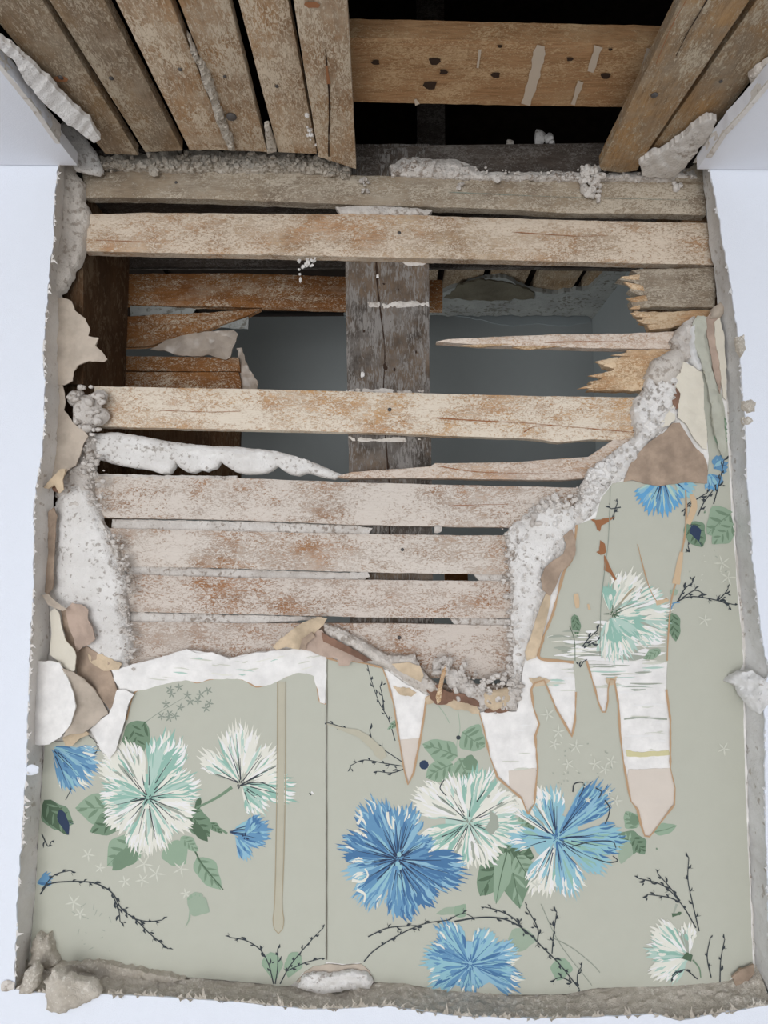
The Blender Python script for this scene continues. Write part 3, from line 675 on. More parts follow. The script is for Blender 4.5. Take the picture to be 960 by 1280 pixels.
lumps('mortar_crumbs', scatter([(495, 208), (540, 205), (590, 214), (650, 218), (740, 220), (850, 214)], 110, 1.5, 5, YL - .005, rc, True, 4), M['plaster_rough'], 1, kind='stuff', label='loose white crumbs on the topmost lath below the void', cat='mortar')
lumps('mortar_lump', scatter([(726, 208), (752, 210), (750, 240), (748, 258), (740, 262), (732, 240), (722, 232)], 46, 3, 9, YL - .004, rc), M['plaster_rough'], 2, label='clump of mortar hanging down over the topmost lath, right of centre', cat='mortar')
lumps('mortar_lump', scatter([(450, 222), (460, 222), (462, 242), (452, 240)], 12, 2, 5, YL - .003, rc), M['plaster_rough'], 1, label='small mortar clump on the topmost lath below the split ceiling lath', cat='mortar')
lumps('mortar_lump', scatter([(572, 226), (578, 228), (576, 240), (571, 238)], 8, 2, 4, YL - .003, rc), M['plaster_rough'], 1, label='small mortar drip on the topmost lath right of centre', cat='mortar')
slab('mortar_seam', [(420, 259), (440, 257), (520, 260), (540, 263), (535, 268), (425, 267)], M['plaster_rough'], Y=YL - .001, th=.008, step=3, jit=1, wl=5, disp=rough_(.002, 5, 2), rim=(3, .001), label='pale mortar bridging the slot between the two topmost laths', cat='mortar')
lumps('plaster_lump', [(P(845, 234, YL - .002), .0045, (1, .8, 1)), (P(850, 232, YL - .002), .003, (1, .8, 1)), (P(843, 229, YL - .002), .0025, (1, .8, 1))], M['plaster_rough'], 2, label='small round mortar blob on the right end of the topmost lath', cat='plaster')
lumps('plaster_lump', scatter([(372, 324), (400, 322), (395, 330), (378, 336)], 16, 2, 5, YL + .003, rc) + [(P(375, 343, YL + .004), .0016, (1, 1, 1)), (P(375.5, 350, YL + .004), .0022, (.8, 1, 1.6)), (P(374, 337, YL + .004), .0014, (1, 1, 1))], M['plaster_white'], 1,
      label='white plaster drip hanging under the second lath left of the dark post', cat='plaster')

# ------------------------------------------------------------------ top-left and top-right plaster, paper at the ceiling
loft('trim_5', [(0, 80), (20, 104), (45, 135), (75, 180)], 0, [(0, 52), (20, 82), (45, 118), (76, 156)], 0, M['edge_grey'], za=.371, zb=.386, amp=.0012, seed=4, kind='structure')
slab('peeled_paper', [(-14, 36), (0, 48), (14, 58), (40, 80), (60, 100), (80, 122), (100, 143), (112, 150), (116, 160), (125, 174), (117, 178), (100, 165), (85, 156), (62, 136), (42, 116), (30, 98), (18, 76), (0, 60), (-14, 48)], M['plaster_white'], Z=.3735, th=.004, step=3.5, jit=1.8, wl=14,
     disp=lambda u, v, e: .0022 * fbm((u - v) / 30, (u + v) / 9, 4, 3), label='long pale strip of peeled plaster along the left ceiling edge', cat='plaster', sharp=60)
slab('plaster_chip', [(74, 158), (79, 152), (90, 155), (104, 168), (114, 182), (120, 190), (128, 212), (124, 218), (110, 216), (94, 212), (84, 196), (77, 180), (73, 168)], M['plaster_white'], Y=lambda u, v: .618 + (u - 74) * .0004, th=.005, step=4, jit=.8, wl=9,
     disp=rough_(.0015, 14, 4), rim=(5, .002), label='loose pale plaster chip wedged in the upper left corner of the hole', cat='plaster', sharp=60)
loft('trim_6', [(884, 196), (905, 165), (930, 138), (960, 102)], 0, [(866, 204), (886, 168), (905, 146), (960, 78)], 0, M['edge_grey'], za=.3585, zb=.374, amp=.0008, seed=4, kind='structure')
slab('plaster_patch', [(800, 205), (806, 197), (825, 192), (838, 184), (855, 172), (868, 160), (884, 150), (895, 152), (890, 166), (878, 182), (866, 196), (853, 212), (843, 222), (820, 222), (803, 219)], M['plaster'], Z=.372, th=.006, step=3.5, jit=2, wl=7,
     disp=lambda u, v, e: .0005 * np.clip(e / 4, 0, 1) + .0022 * fbm(u / 9, v / 9, 5, 3), label='ragged pale plaster patch on the wall end of the rightmost ceiling laths', cat='plaster')
slab('plaster_chip', [(936, 96), (944, 86), (956, 78), (970, 68), (970, 80), (958, 90), (948, 102), (938, 104)], M['plaster_grey'], Z=.374, th=.005, step=3.5, jit=1, disp=rough_(.0015, 7, 4), rim=(4, .002), label='grey plaster bit stuck beside the last ceiling lath at the right frame edge', cat='plaster')
slab('backing_patch', [(845, 222), (858, 212), (872, 202), (881, 198), (882, 228), (845, 226)], M['lath_grey'], Y=YL - .003, th=.004, step=5, jit=.7, label='small brown board piece in the upper right corner behind the pale plaster', cat='board')

# ------------------------------------------------------------------ cut faces of the hole
IN_L = [(82, 178), (84, 240), (80, 300), (76, 345), (80, 400), (78, 470), (76, 560), (68, 600), (66, 650), (60, 740), (62, 800), (56, 850), (52, 900), (53, 960), (50, 1010), (45, 1100), (38, 1180), (35, 1215)]
IN_R = [(878, 198), (880, 240), (886, 300), (892, 335), (897, 385), (903, 420), (906, 460), (909, 520), (912, 570), (915, 640), (920, 700), (923, 740), (927, 780), (929, 830), (926, 850), (929, 880), (931, 960), (935, 1060), (939, 1150), (943, 1212)]
IN_B = [(30, 1205), (110, 1205), (165, 1212), (200, 1218), (320, 1228), (367, 1233), (420, 1238), (467, 1228), (500, 1227), (553, 1237), (600, 1239), (640, 1243), (707, 1242), (747, 1234), (827, 1231), (887, 1227), (920, 1222), (946, 1205)]
loft('trim_7', [(x - 3, y) for x, y in HOLE_L], YF + .0018, IN_L, YP, M['edge_grey'], amp=.0016, wl=30, seed=11, ja=0, jb=1.5, an=.5, step=3, kind='structure')
loft('trim_8', [(x + 3, y) for x, y in HOLE_R], YF + .0018, IN_R, YP + .004, M['edge_cool'], amp=.0022, wl=26, seed=12, ja=0, jb=1.5, an=.6, step=3, kind='structure')
loft('trim_9', [(x, y + 3) for x, y in HOLE_B], YF + .0018, IN_B, YP + .001, M['fibre'], amp=.004, wl=9, seed=13, ja=1, jb=1.5, an=1.6, step=2.5, across=14, kind='structure')
# torn paint/paper flecks standing on the hole's edges
def flakes(line, n, lo, hi, side, rng, Y=YF - .0005):
    V, F = [], []; d = densify(line, 1.5, closed=False)
    for _ in range(n):
        i = rng.randrange(2, len(d) - 2); c = d[i]; L = rng.uniform(lo, hi) * (2 if rng.random() < .12 else 1); wv = rng.uniform(2, 6); t = d[i + 1] - d[i - 1]; t /= np.hypot(*t)
        nr = np.array([t[1], -t[0]]) * side
        a, b = c - t * wv, c + t * wv; tip = c + nr * L + t * rng.uniform(-4, 4); m = c + nr * L * .5 + t * rng.uniform(-wv, wv) * .5
        lift = rng.uniform(.001, .004); o = len(V)
        pts = [(a, .0), (b, .0), (m + t * 1.2, lift * .6), (tip, lift), (m - t * 1.6, lift * .5)]
        for s in (0, .0006):
            for q, l in pts: V.append(P(q[0], q[1], Y - l + s))
        F += [(o, o + 1, o + 2, o + 4), (o + 4, o + 2, o + 3), (o + 5, o + 9, o + 7, o + 6), (o + 9, o + 8, o + 7)]
        for x, y in ((0, 4), (4, 3), (3, 2), (2, 1)): F.append((o + x, o + y, o + y + 5, o + x + 5))
    return np.array(V), F
for line, n, side, m, lab in ((HOLE_L, 150, 1, 'edge_grey', 'torn pale paper flecks along the left edge of the hole'), (HOLE_R, 60, -1, 'edge_cool', 'torn grey paper flecks along the right edge of the hole'),
                              (HOLE_B, 36, -1, 'fibre', 'fuzzy torn fibres along the bottom edge of the hole')):
    for sd_ in (side,):
        V, F = flakes(line, n, 1.5, 5, sd_, random.Random(n)); link('torn_flecks', V, F, M[m], kind='stuff', label=lab, cat='paper fibres')
V, F = flakes(HOLE_B, 200, 3, 9, 1, random.Random(4), YF + .001); link('torn_fibres', V, F, M['fibre'], kind='stuff', label='grey fibres standing up from the cut bottom face of the hole', cat='paper fibres')

# ------------------------------------------------------------------ old plaster behind the wallpaper (one sheet, U-shaped)
BREAK = [(60, 640), (90, 610), (120, 640), (140, 680), (150, 700), (155, 735), (160, 790), (152, 826), (165, 834), (207, 822), (233, 816), (287, 825), (345, 812), (408, 800), (440, 806), (480, 828), (520, 836), (545, 862), (600, 880), (640, 888), (650, 862), (647, 820),
         (645, 770), (642, 720), (640, 690), (634, 668), (655, 645), (690, 628), (720, 640), (738, 605), (770, 575), (795, 545), (800, 505), (828, 470), (848, 430), (862, 402), (900, 392)]
base_out = BREAK + [(932, 500), (940, 640), (946, 830), (952, 1000), (965, 1262), (10, 1262), (20, 1100), (40, 800), (46, 660)]
crumb = lambda u, v, e: .0016 * np.clip(1 - e / 40, 0, 1) * (fbm(u / 7, v / 7, 4, 2)) - .002 * np.clip(1 - e / 10, 0, 1)
slab('wall_plaster', base_out, M['plaster'], Y=YP + .0015, th=.0082, step=11, jit=2, wl=9, disp=crumb, kind='structure')

# white lining layer under the wallpaper
LIN = [(137, 838), (160, 832), (184, 826), (207, 820), (233, 813), (260, 816), (287, 823), (320, 816), (350, 813), (380, 811), (408, 822), (437, 826), (480, 836), (500, 850), (530, 868), (560, 876), (600, 891), (645, 889), (650, 870), (652, 845), (657, 825), (668, 780),
       (680, 745), (690, 712), (705, 690), (716, 662), (740, 645), (752, 620), (768, 602), (790, 575), (812, 552), (842, 528), (850, 500), (856, 470), (864, 400), (896, 394), (905, 440), (912, 560), (920, 700), (930, 830), (936, 1060), (943, 1215), (900, 1236), (30, 1215), (45, 1100), (53, 960), (70, 930), (140, 930), (160, 900), (150, 860)]
ln = Print(YP - .0001, None, 5)
r6 = random.Random(6)
for i in range(70):
    x0, x1, y0, y1 = r6.choice([(655, 830, 828, 872), (778, 832, 880, 1000), (655, 830, 828, 872), (620, 664, 900, 980)]); x = r6.uniform(x0, x1 - 8); y = r6.uniform(y0, y1); q = min(x1 - x, r6.uniform(8, 44))
    ln.ribbon([(x, y), (x + q / 2, y + r6.uniform(-1, 1)), (x + q, y + r6.uniform(-1, 1))], 0, 0, r6.choice(['faint', 'wht', 'faint', 'tealp', 'soft'] if y < 875 else ['faint', 'wht']), 4, .5, mid=r6.uniform(.8, 3))
ln.ribbon([(780, 899), (800, 897), (834, 899)], 2.5, 2, 'soft', 4, .6); ln.ribbon([(790, 998), (815, 997), (842, 999)], 1.2, 1, 'faint')
slab('wall_lining', LIN, M['lining'], Y=YP + .0002, th=.001, step=7, jit=1.5, wl=12, disp=lambda u, v, e: .0002 * fbm(u / 25, v / 9, 3, 4), prints=ln, kind='structure')

# left plaster remnant, speckled
def remn(u, v, e): return .007 * np.clip(e / 12, 0, 1) ** .7 + .002 * fbm(u / 22, v / 22, 3, 2) + .003 * np.clip(1 - e / 22, 0, 1) * fbm(u / 5, v / 5, 4, 8)
slab('plaster_remnant', [(66, 640), (72, 618), (84, 605), (100, 600), (112, 612), (122, 635), (128, 655), (140, 668), (143, 690), (150, 700), (152, 715), (162, 726), (158, 742), (153, 756), (160, 772), (162, 795), (166, 815), (158, 832), (130, 840), (100, 835), (75, 820), (62, 780), (60, 740), (64, 690)],
     M['plaster_white'], Y=YP + .006, th=.006, step=3.2, jit=2.2, wl=8, disp=remn, label='speckled white plaster remnant left of the close-set lower laths', cat='plaster', sharp=60)
slab('plaster_remnant', [(72, 545), (96, 535), (112, 540), (118, 550), (115, 570), (118, 590), (113, 600), (116, 618), (122, 635), (100, 645), (80, 640), (70, 620), (66, 600), (80, 590)], M['plaster_rough'], Y=YP + .005, th=.006, step=3, jit=2.5, wl=7,
     disp=lambda u, v, e: .005 * np.clip(e / 8, 0, 1) + .005 * fbm(u / 8, v / 8, 5, 12), label='crumbly broken plaster column left of the scalloped mortar ridge', cat='plaster', sharp=35)
lumps('plaster_clod', [(P(108, 515, YP), .0165, (1, .6, 1)), (P(122, 500, YP + .002), .0105, (1, .8, .9)), (P(96, 497, YP + .002), .009, (1, .7, 1)), (P(125, 522, YP + .002), .009, (1, .8, 1)), (P(103, 534, YP + .002), .0095, (1, .8, .8))] +
      scatter([(85, 485), (115, 482), (138, 500), (134, 530), (112, 546), (92, 530)], 26, 3, 8, YP - .006, rc), M['plaster_rough'], 2,
      label='round rough plaster knob at the left end of the complete orange lath', cat='plaster', sharp=50)
lumps('plaster_crumbs', scatter([(140, 670), (150, 700), (160, 740), (152, 760), (162, 800), (160, 828)], 130, 1.5, 5.5, YP - .002, rc, True, 4), M['plaster_rough'], 1, kind='stuff', label='loose crumbs along the broken edge of the left plaster remnant', cat='plaster')
lumps('plaster_crumbs', scatter([(113, 540), (116, 570), (115, 600), (122, 640)], 80, 1.5, 5.5, YP - .002, rc, True, 6), M['plaster_rough'], 1, kind='stuff', label='loose crumbs beside the left end of the scalloped ridge', cat='plaster')
# layered bits on the upper left
slab('plaster_remnant', [(82, 184), (92, 186), (96, 198), (90, 212), (100, 222), (106, 232), (103, 250), (110, 262), (112, 275), (106, 290), (104, 315), (98, 330), (88, 345), (80, 362), (64, 366), (66, 340), (72, 300), (76, 260), (78, 215)],
     M['plaster_grey'], Y=lambda u, v: .628 + (u - 66) * .0004, th=.009, step=3, jit=2.2, wl=8, disp=lambda u, v, e: .003 * fbm(u / 9, v / 22, 4, 12) - .002 * np.clip(1 - e / 4, 0, 1), label='jagged grey plaster layers in the upper left edge of the hole', cat='plaster', sharp=35)
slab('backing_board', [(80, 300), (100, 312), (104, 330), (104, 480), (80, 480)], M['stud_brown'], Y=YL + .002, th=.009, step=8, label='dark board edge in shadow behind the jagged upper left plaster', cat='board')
# paper flaps on the left
def flap(nm, pts, mat, Y0, lift, lab, ax=(1, 0), cat='paper', step=4, sd=0, th=.0009, jit=1.2, amp=.0012, prints=None, wl=8, curve=2):
    p = np.array(pts, float); t0 = (p @ np.array(ax)).min(); t1 = (p @ np.array(ax)).max()
    f = lambda u, v: Y0 - lift * np.clip((u * ax[0] + v * ax[1] - t0) / (t1 - t0), 0, 1) ** curve
    return slab(nm, pts, M[mat], Y=f, th=th, step=step, jit=jit, wl=wl, seed=sd, disp=rough_(amp, 14, sd), label=lab, cat=cat, prints=prints, sharp=60)
flap('paper_flap', [(60, 374), (78, 372), (90, 376), (93, 388), (106, 398), (113, 412), (111, 420), (123, 422), (119, 432), (128, 440), (135, 449), (130, 453), (112, 451), (98, 456), (92, 464), (91, 476), (80, 481), (62, 480), (58, 440)], 'beige', .633, .006,
     'beige torn paper flap sticking out over the dark cavity on the left', sd=3, amp=.003)
flap('paper_flap', [(58, 486), (78, 480), (82, 500), (80, 512), (92, 528), (104, 538), (110, 545), (104, 556), (100, 570), (94, 582), (82, 590), (66, 598), (56, 590), (57, 540)], 'beige', .635, .003,
     'beige torn paper flap beside the rough plaster knob', sd=4, amp=.002)
flap('paper_scrap', [(54, 610), (62, 600), (75, 586), (82, 586), (78, 600), (80, 612), (74, 616), (68, 606), (60, 611)], 'tan', .626, .006, 'small curled tan paper scrap on the left edge below the beige flaps', sd=5, amp=.004)
flap('paper_scrap', [(62, 604), (74, 600), (73, 616), (66, 614)], 'kraft_dark', .631, .001, 'tiny dark brown paper scrap under the curled tan one', sd=6, amp=.001)
flap('paper_edge', [(60, 640), (67, 634), (71, 645), (68, 690), (66, 735), (60, 745), (56, 740), (60, 690)], 'kraft', .6335, .001, 'narrow brown paper layers along the left plaster remnant', sd=7, amp=.003, jit=.8)
flap('paper_scrap', [(52, 744), (60, 742), (70, 752), (84, 762), (78, 764), (60, 756)], 'beige', .628, .004, 'thin twisted paper shred on the left edge near the folded scraps', sd=8, amp=.003, jit=.6)

# folded wallpaper scraps, lower left
gp = Print(lambda u, v: .629 - .006 * np.clip((u - 60) / 37, 0, 1) ** 2, None, 2)
gp.ribbon([(66, 815), (72, 812), (76, 822), (82, 830)], 5, 3, 'teal', 3, .5); gp.ribbon([(68, 826), (78, 833)], 3, 2, 'leafl')
flap('wallpaper_scrap', [(62, 766), (68, 760), (74, 766), (78, 785), (82, 800), (92, 812), (95, 820), (93, 838), (88, 840), (72, 826), (62, 818), (64, 790)], 'cream', .631, .006, 'folded scrap showing cream and teal print beside the left edge', sd=9, amp=.0015)
flap('paper_flap', [(82, 762), (90, 754), (102, 755), (110, 762), (110, 775), (115, 785), (119, 798), (112, 806), (104, 808), (96, 815), (92, 800), (86, 785)], 'pinkbrown', .634, .006, 'upright pinkish brown paper flap over the speckled plaster', sd=10, amp=.002)
flap('paper_fold', [(76, 762), (84, 760), (90, 780), (94, 798), (100, 812), (108, 808), (120, 815), (135, 826), (150, 830), (146, 838), (138, 838), (142, 850), (148, 866), (146, 880), (138, 888), (124, 872), (110, 856), (98, 844), (94, 830), (90, 818), (82, 800)],
     'kraft', .638, -.001, 'brown valley fold of paper running down beside the left plaster', sd=11, amp=.003)
slab('paper_edge', [(108, 815), (128, 818), (152, 830), (148, 836), (130, 838), (114, 828)], M['tan'], Y=.6375, th=.0012, step=3.5, jit=1.5, wl=6, disp=rough_(.0015, 8, 2), label='yellowish torn paper edge above the brown valley fold', cat='paper')
def curl(u, v): return .628 - .008 * np.clip((u - 40) / 60, 0, 1)
slab('paper_curl', [(36, 826), (60, 826), (74, 828), (82, 842), (90, 862), (94, 882), (88, 905), (76, 920), (62, 930), (50, 932), (38, 930), (34, 900), (36, 860)], M['lining'], Y=curl, th=.0015, step=4, jit=1.2, wl=9,
     disp=lambda u, v, e: .001 * fbm(u / 6, v / 18, 3, 3), label='big curled white paper flap at the left edge above the blue flower', cat='paper', sharp=60)
slab('paper_curl', [(78, 836), (92, 840), (106, 850), (118, 862), (128, 878), (135, 892), (128, 896), (118, 906), (104, 916), (86, 918), (78, 922), (88, 905), (95, 884), (90, 862)], M['beige'], Y=lambda u, v: .622 + .00028 * (u - 78), th=.0015, step=4, jit=.8, wl=9,
     disp=lambda u, v, e: .0008 * fbm(u / 9, v / 9, 3, 3), label='smooth beige underside of the curled flap beside the white one', cat='paper', sharp=60)
flap('paper_flap', [(146, 862), (156, 862), (168, 868), (160, 880), (156, 900), (150, 920), (145, 938), (137, 948), (132, 944), (120, 924), (112, 912), (124, 900), (136, 893), (140, 884)], 'lining', .636, .003, 'white paper tongue hanging left of the green leaf on the wallpaper', sd=12, amp=.0015)
flap('paper_scrap', [(78, 922), (92, 916), (108, 914), (112, 918), (100, 922), (90, 932), (82, 932)], 'tan', .633, .001, 'small peach paper scrap above the blue flower at the left', sd=13, amp=.001)

# ------------------------------------------------------------------ wallpaper
WL = [(407, 880), (400, 878), (397, 862), (394, 845), (386, 840), (370, 840), (357, 846), (340, 853), (320, 858), (305, 850), (285, 846), (262, 849), (245, 853), (232, 848), (205, 853), (178, 860), (168, 866), (163, 880), (158, 900), (150, 925), (140, 944), (128, 942), (118, 926), (108, 918),
      (90, 926), (56, 928), (54, 960), (50, 1010), (45, 1100), (39, 1180), (34, 1210), (110, 1206), (165, 1213), (200, 1219), (320, 1229), (362, 1233), (370, 1226), (378, 1216), (390, 1209), (407, 1205)]
WR = [(407.8, 822), (424, 827), (440, 826), (460, 830), (478, 835), (484, 850), (492, 880), (498, 920), (505, 962), (510, 981), (517, 966), (525, 925), (530, 895), (533, 872), (545, 868), (560, 872), (580, 878), (599, 891), (604, 908), (612, 945), (622, 972), (640, 988), (652, 998), (660, 1018),
      (668, 1004), (672, 960), (669, 920), (674, 905), (667, 885), (664, 862), (668, 854), (680, 850), (686, 864), (696, 888), (706, 905), (715, 921), (719, 900), (720, 865), (717, 828), (700, 826), (674, 822), (678, 800), (690, 770), (697, 745), (705, 715), (714, 700), (718, 680), (721, 656), (745, 647),
      (752, 622), (766, 604), (785, 600), (800, 603), (845, 604), (884, 603), (886, 570), (884, 540), (879, 500), (878, 462), (872, 430), (868, 398), (880, 394), (884, 410), (890, 440), (898, 480), (906, 510), (910, 560), (914, 640), (919, 700), (922, 745), (927, 790), (929, 830), (922, 842), (926, 852), (929, 880),
      (931, 960), (935, 1060), (939, 1150), (941, 1207), (925, 1214), (908, 1228), (827, 1233), (747, 1235), (707, 1243), (640, 1244), (553, 1238), (500, 1229), (468, 1228), (462, 1212), (450, 1203), (430, 1205), (407.8, 1203)]
WH = [(733, 826), (738, 842), (744, 862), (748, 878), (753, 890), (757, 890), (760, 876), (760, 862), (763, 849), (768, 850), (773, 880), (775, 915), (779, 950), (785, 985), (789, 1002), (797, 1012), (801, 1030), (806, 1045), (812, 1046), (820, 1036), (832, 1020), (843, 1006), (844, 985), (838, 960), (838, 900), (833, 862), (835, 828), (790, 824)]
wl = densify(WL, 5, .9, 12, 40); wr = densify(WR, 5, .9, 12, 41); wh = densify(WH, 5, .9, 12, 42)
CLIP = [(wl, []), (wr, [wh])]
YW = YP - .0006
def petal(pr, cx, cy, ang, L, spread, base, cols, rng, fr=.16, n=None, ns=None, dark=None, tips=None, inner=.1, wbase=1.0):
    a0 = math.radians(ang); sp = math.radians(spread); n = n or max(13, int(L * sp / 2.6)) | 1
    out = [(cx + inner * L * math.cos(a0), cy + inner * L * math.sin(a0))]
    m = []
    for i in range(n):
        t = -1 + 2 * i / (n - 1)
        a = a0 + sp / 2 * t; r = L * (1 - .24 * abs(t) ** 2.4) * (1 + (rng.uniform(.0, fr) if i % 2 else -rng.uniform(.02, fr)))
        m.append((cx + r * math.cos(a + rng.uniform(-.015, .015)), cy + r * math.sin(a)))
    s0 = (cx + .5 * L * math.cos(a0 - sp / 2 * .86), cy + .5 * L * math.sin(a0 - sp / 2 * .86)); s1 = (cx + .5 * L * math.cos(a0 + sp / 2 * .86), cy + .5 * L * math.sin(a0 + sp / 2 * .86))
    out += [s0] + m + [s1]
    pr.fill(out, base, 6)
    ns = ns or int(L * sp * .62)
    for k in range(ns):
        t = rng.uniform(-.95, .95); a = a0 + sp / 2 * t; r0 = L * rng.uniform(.08, .6); r1 = min(L * rng.uniform(.65, .98), L * (1 - .2 * abs(t) ** 2.4) * 1.03); c = rng.choice(cols)
        da = rng.uniform(-.1, .1); pts = [(cx + (r0 + (r1 - r0) * q) * math.cos(a + da * math.sin(q * 2.6)), cy + (r0 + (r1 - r0) * q) * math.sin(a + da * math.sin(q * 2.6))) for q in (0, .35, .7, 1)]
        if r1 > r0 + 4: pr.ribbon(pts, 0, 0, c, 4, 0, mid=rng.uniform(1.6, 5.2))
    for k in range(int(n * .8) if tips else 0):
        t = rng.uniform(-1, 1); a = a0 + sp / 2 * t; r1 = L * (1 - .24 * abs(t) ** 2.4) * rng.uniform(.92, 1.1); r0 = r1 * rng.uniform(.72, .86)
        pr.ribbon([(cx + r0 * math.cos(a), cy + r0 * math.sin(a)), (cx + (r0 + r1) / 2 * math.cos(a + .03), cy + (r0 + r1) / 2 * math.sin(a + .03)), (cx + r1 * math.cos(a + rng.uniform(-.04, .04)), cy + r1 * math.sin(a))], 0, 0, rng.choice(tips), 3, 0, mid=rng.uniform(1.6, 3.2))
    for k in range(dark[1] if dark else 0):
        a = a0 + sp / 2 * rng.uniform(-.8, .8); r0 = L * rng.uniform(.05, .25); r1 = L * rng.uniform(.35, .8); da = rng.uniform(-.08, .08)
        pr.ribbon([(cx + (r0 + (r1 - r0) * q) * math.cos(a + da * q), cy + (r0 + (r1 - r0) * q) * math.sin(a + da * q)) for q in (0, .5, 1)], 1.4, .5, dark[0], 4)
def centre(pr, x, y, rng, c='black', n=14, r=11):
    for i in range(n):
        a = rng.uniform(0, 6.28); d = rng.uniform(1, r); pr.ribbon([(x + d * .4 * math.cos(a), y + d * .4 * math.sin(a)), (x + d * math.cos(a), y + d * math.sin(a))], 1.8, .9, c, 2)
def leaf(pr, x0, y0, x1, y1, wd, c, vein=None, rng=None, dk=None, lobes=0):
    L = math.hypot(x1 - x0, y1 - y0); dx, dy = (x1 - x0) / L, (y1 - y0) / L; nx, ny = -dy, dx; o = []
    prof = lambda t: math.sin(math.pi * t ** .75) ** .8
    for i in range(13): t = i / 12; k = wd / 2 * prof(t) * (1 + .12 * math.sin(t * 9 + x0)); o.append((x0 + dx * L * t + nx * k, y0 + dy * L * t + ny * k))
    for i in range(11, 0, -1): t = i / 12; k = wd / 2 * prof(t) * (1 + .12 * math.sin(t * 11 + y0)); o.append((x0 + dx * L * t - nx * k, y0 + dy * L * t - ny * k))
    pr.fill(o, c, 6)
    if dk:
        for i in range(7):
            t = rng.uniform(-.04, .04) + .08 + i * .11; s = 1 if i % 2 else -1; k = wd / 2 * prof(min(.95, t + .18)) * .82
            pr.ribbon([(x0 + dx * L * t, y0 + dy * L * t), (x0 + dx * L * (t + .13) + s * nx * k * .6, y0 + dy * L * (t + .13) + s * ny * k * .6), (x0 + dx * L * (t + .2) + s * nx * k, y0 + dy * L * (t + .2) + s * ny * k)], 0, 0, dk, 3, 0, mid=wd * .08 + 1)
    if vein: pr.ribbon([(x0, y0), (x0 + dx * L * .5 + nx, y0 + dy * L * .5 + ny), (x1, y1)], 1.6, .6, vein, 4)
def twig(pr, pts, c='black', wd=1.5, bud=6, gap=8, rng=None, start=.25, bl=(4, 9)):
    pr.ribbon(pts, wd, wd * .7, c, 3); p = smooth_line(pts, gap); t = np.gradient(p, axis=0)
    for i in range(int(len(p) * start), len(p)):
        s = 1 if i % 2 else -1; a = math.atan2(t[i][1], t[i][0]) + s * rng.uniform(.45, 1.0); L = rng.uniform(*bl)
        pr.ribbon([tuple(p[i]), (p[i][0] + L * .5 * math.cos(a), p[i][1] + L * .5 * math.sin(a)), (p[i][0] + L * math.cos(a - s * .3), p[i][1] + L * math.sin(a - s * .3))], 0, 0, c, 2, 0, mid=rng.uniform(1.8, 3.2))
        if rng.random() < .5:
            a += s * .5; pr.ribbon([(p[i][0] + L * .5 * math.cos(a), p[i][1] + L * .5 * math.sin(a)), (p[i][0] + L * math.cos(a), p[i][1] + L * math.sin(a))], 0, 0, c, 2, 0, mid=2)
def star(pr, x, y, r, c='faint', rot=0):
    for k in range(5):
        a = rot + k * 1.2566 - 1.57; pr.ribbon([(x, y), (x + r * .5 * math.cos(a), y + r * .5 * math.sin(a)), (x + r * math.cos(a), y + r * math.sin(a))], 0, 0, c, 3, 0, mid=2.2)
WT = ['white', 'white', 'white', 'wht', 'teal', 'tealp', 'soft']; BL = ['blue', 'bluel', 'blue', 'blued', 'blue', 'cyan']; TE = ['teal', 'tealp', 'white', 'teal']

pl = Print(YW, CLIP[:1], 1); r = random.Random(21)
# left drop: print
twig(pl, [(82, 1000), (95, 975), (108, 950), (122, 936)], 'black', 1.1, rng=r, gap=7)
for i in range(16): star(pl, 200 + r.uniform(0, 62), 893 - r.uniform(-6, 34), 6, 'grey', r.uniform(0, 6))
pl.ribbon([(176, 907), (200, 890), (230, 872)], .9, .6, 'grey')
petal(pl, 62, 932, 38, 66, 78, 'blue', BL, r, dark=('navy', 3), tips=['bluel', 'white'])
leaf(pl, 182, 902, 152, 950, 34, 'leaf', 'leafd', r, 'leafd'); leaf(pl, 165, 905, 178, 945, 24, 'leaf', None, r, 'leafd')
leaf(pl, 52, 1012, 92, 1030, 34, 'leaf', 'navy', r, 'leafd'); leaf(pl, 55, 1000, 85, 1044, 24, 'leafd', None, r, 'leaf'); leaf(pl, 74, 1012, 86, 1044, 12, 'navy', None, r)
leaf(pl, 158, 1012, 94, 1010, 44, 'leafl', 'leaf', r, 'leaf'); leaf(pl, 160, 1018, 112, 1040, 30, 'leaf', None, r, 'leafd'); leaf(pl, 164, 1020, 145, 1038, 12, 'leafd', None, r)
leaf(pl, 172, 1048, 134, 1082, 40, 'leafl', 'leaf', r, 'leaf'); leaf(pl, 172, 1060, 140, 1088, 22, 'leaf', None, r)
leaf(pl, 208, 1056, 232, 1080, 34, 'leafl', None, r); leaf(pl, 246, 1072, 276, 1112, 28, 'leafl', 'leaf', r, 'leaf')
pl.ribbon([(226, 1048), (240, 1058), (250, 1076), (262, 1092), (279, 1112)], 2.4, 1.4, 'leafd'); leaf(pl, 226, 1046, 248, 1064, 16, 'leafl', None, r, 'leaf')
leaf(pl, 234, 1012, 262, 1046, 30, 'leaf', 'leafd', r, 'leafd'); leaf(pl, 240, 1030, 260, 1052, 13, 'leafd', None, r)
leaf(pl, 246, 1012, 250, 996, 8, 'leafd', None, r); pl.ribbon([(245, 1010), (262, 1002), (276, 994), (290, 984)], 2.5, 4, 'leaf'); pl.ribbon([(262, 1030), (275, 1036), (284, 1042)], 2, 3, 'leaf')
leaf(pl, 262, 1028, 278, 1042, 10, 'leaf', None, r, 'leafd')
for (x, y, q) in [(110, 1068, 9), (180, 1080, 12), (195, 1092, 12), (226, 1086, 11), (156, 1102, 8), (178, 1100, 9), (92, 1128, 11), (232, 1117, 7), (180, 1065, 8), (125, 1085, 7), (100, 1142, 8)]: star(pl, x, y, q, 'faint', r.uniform(0, 6))
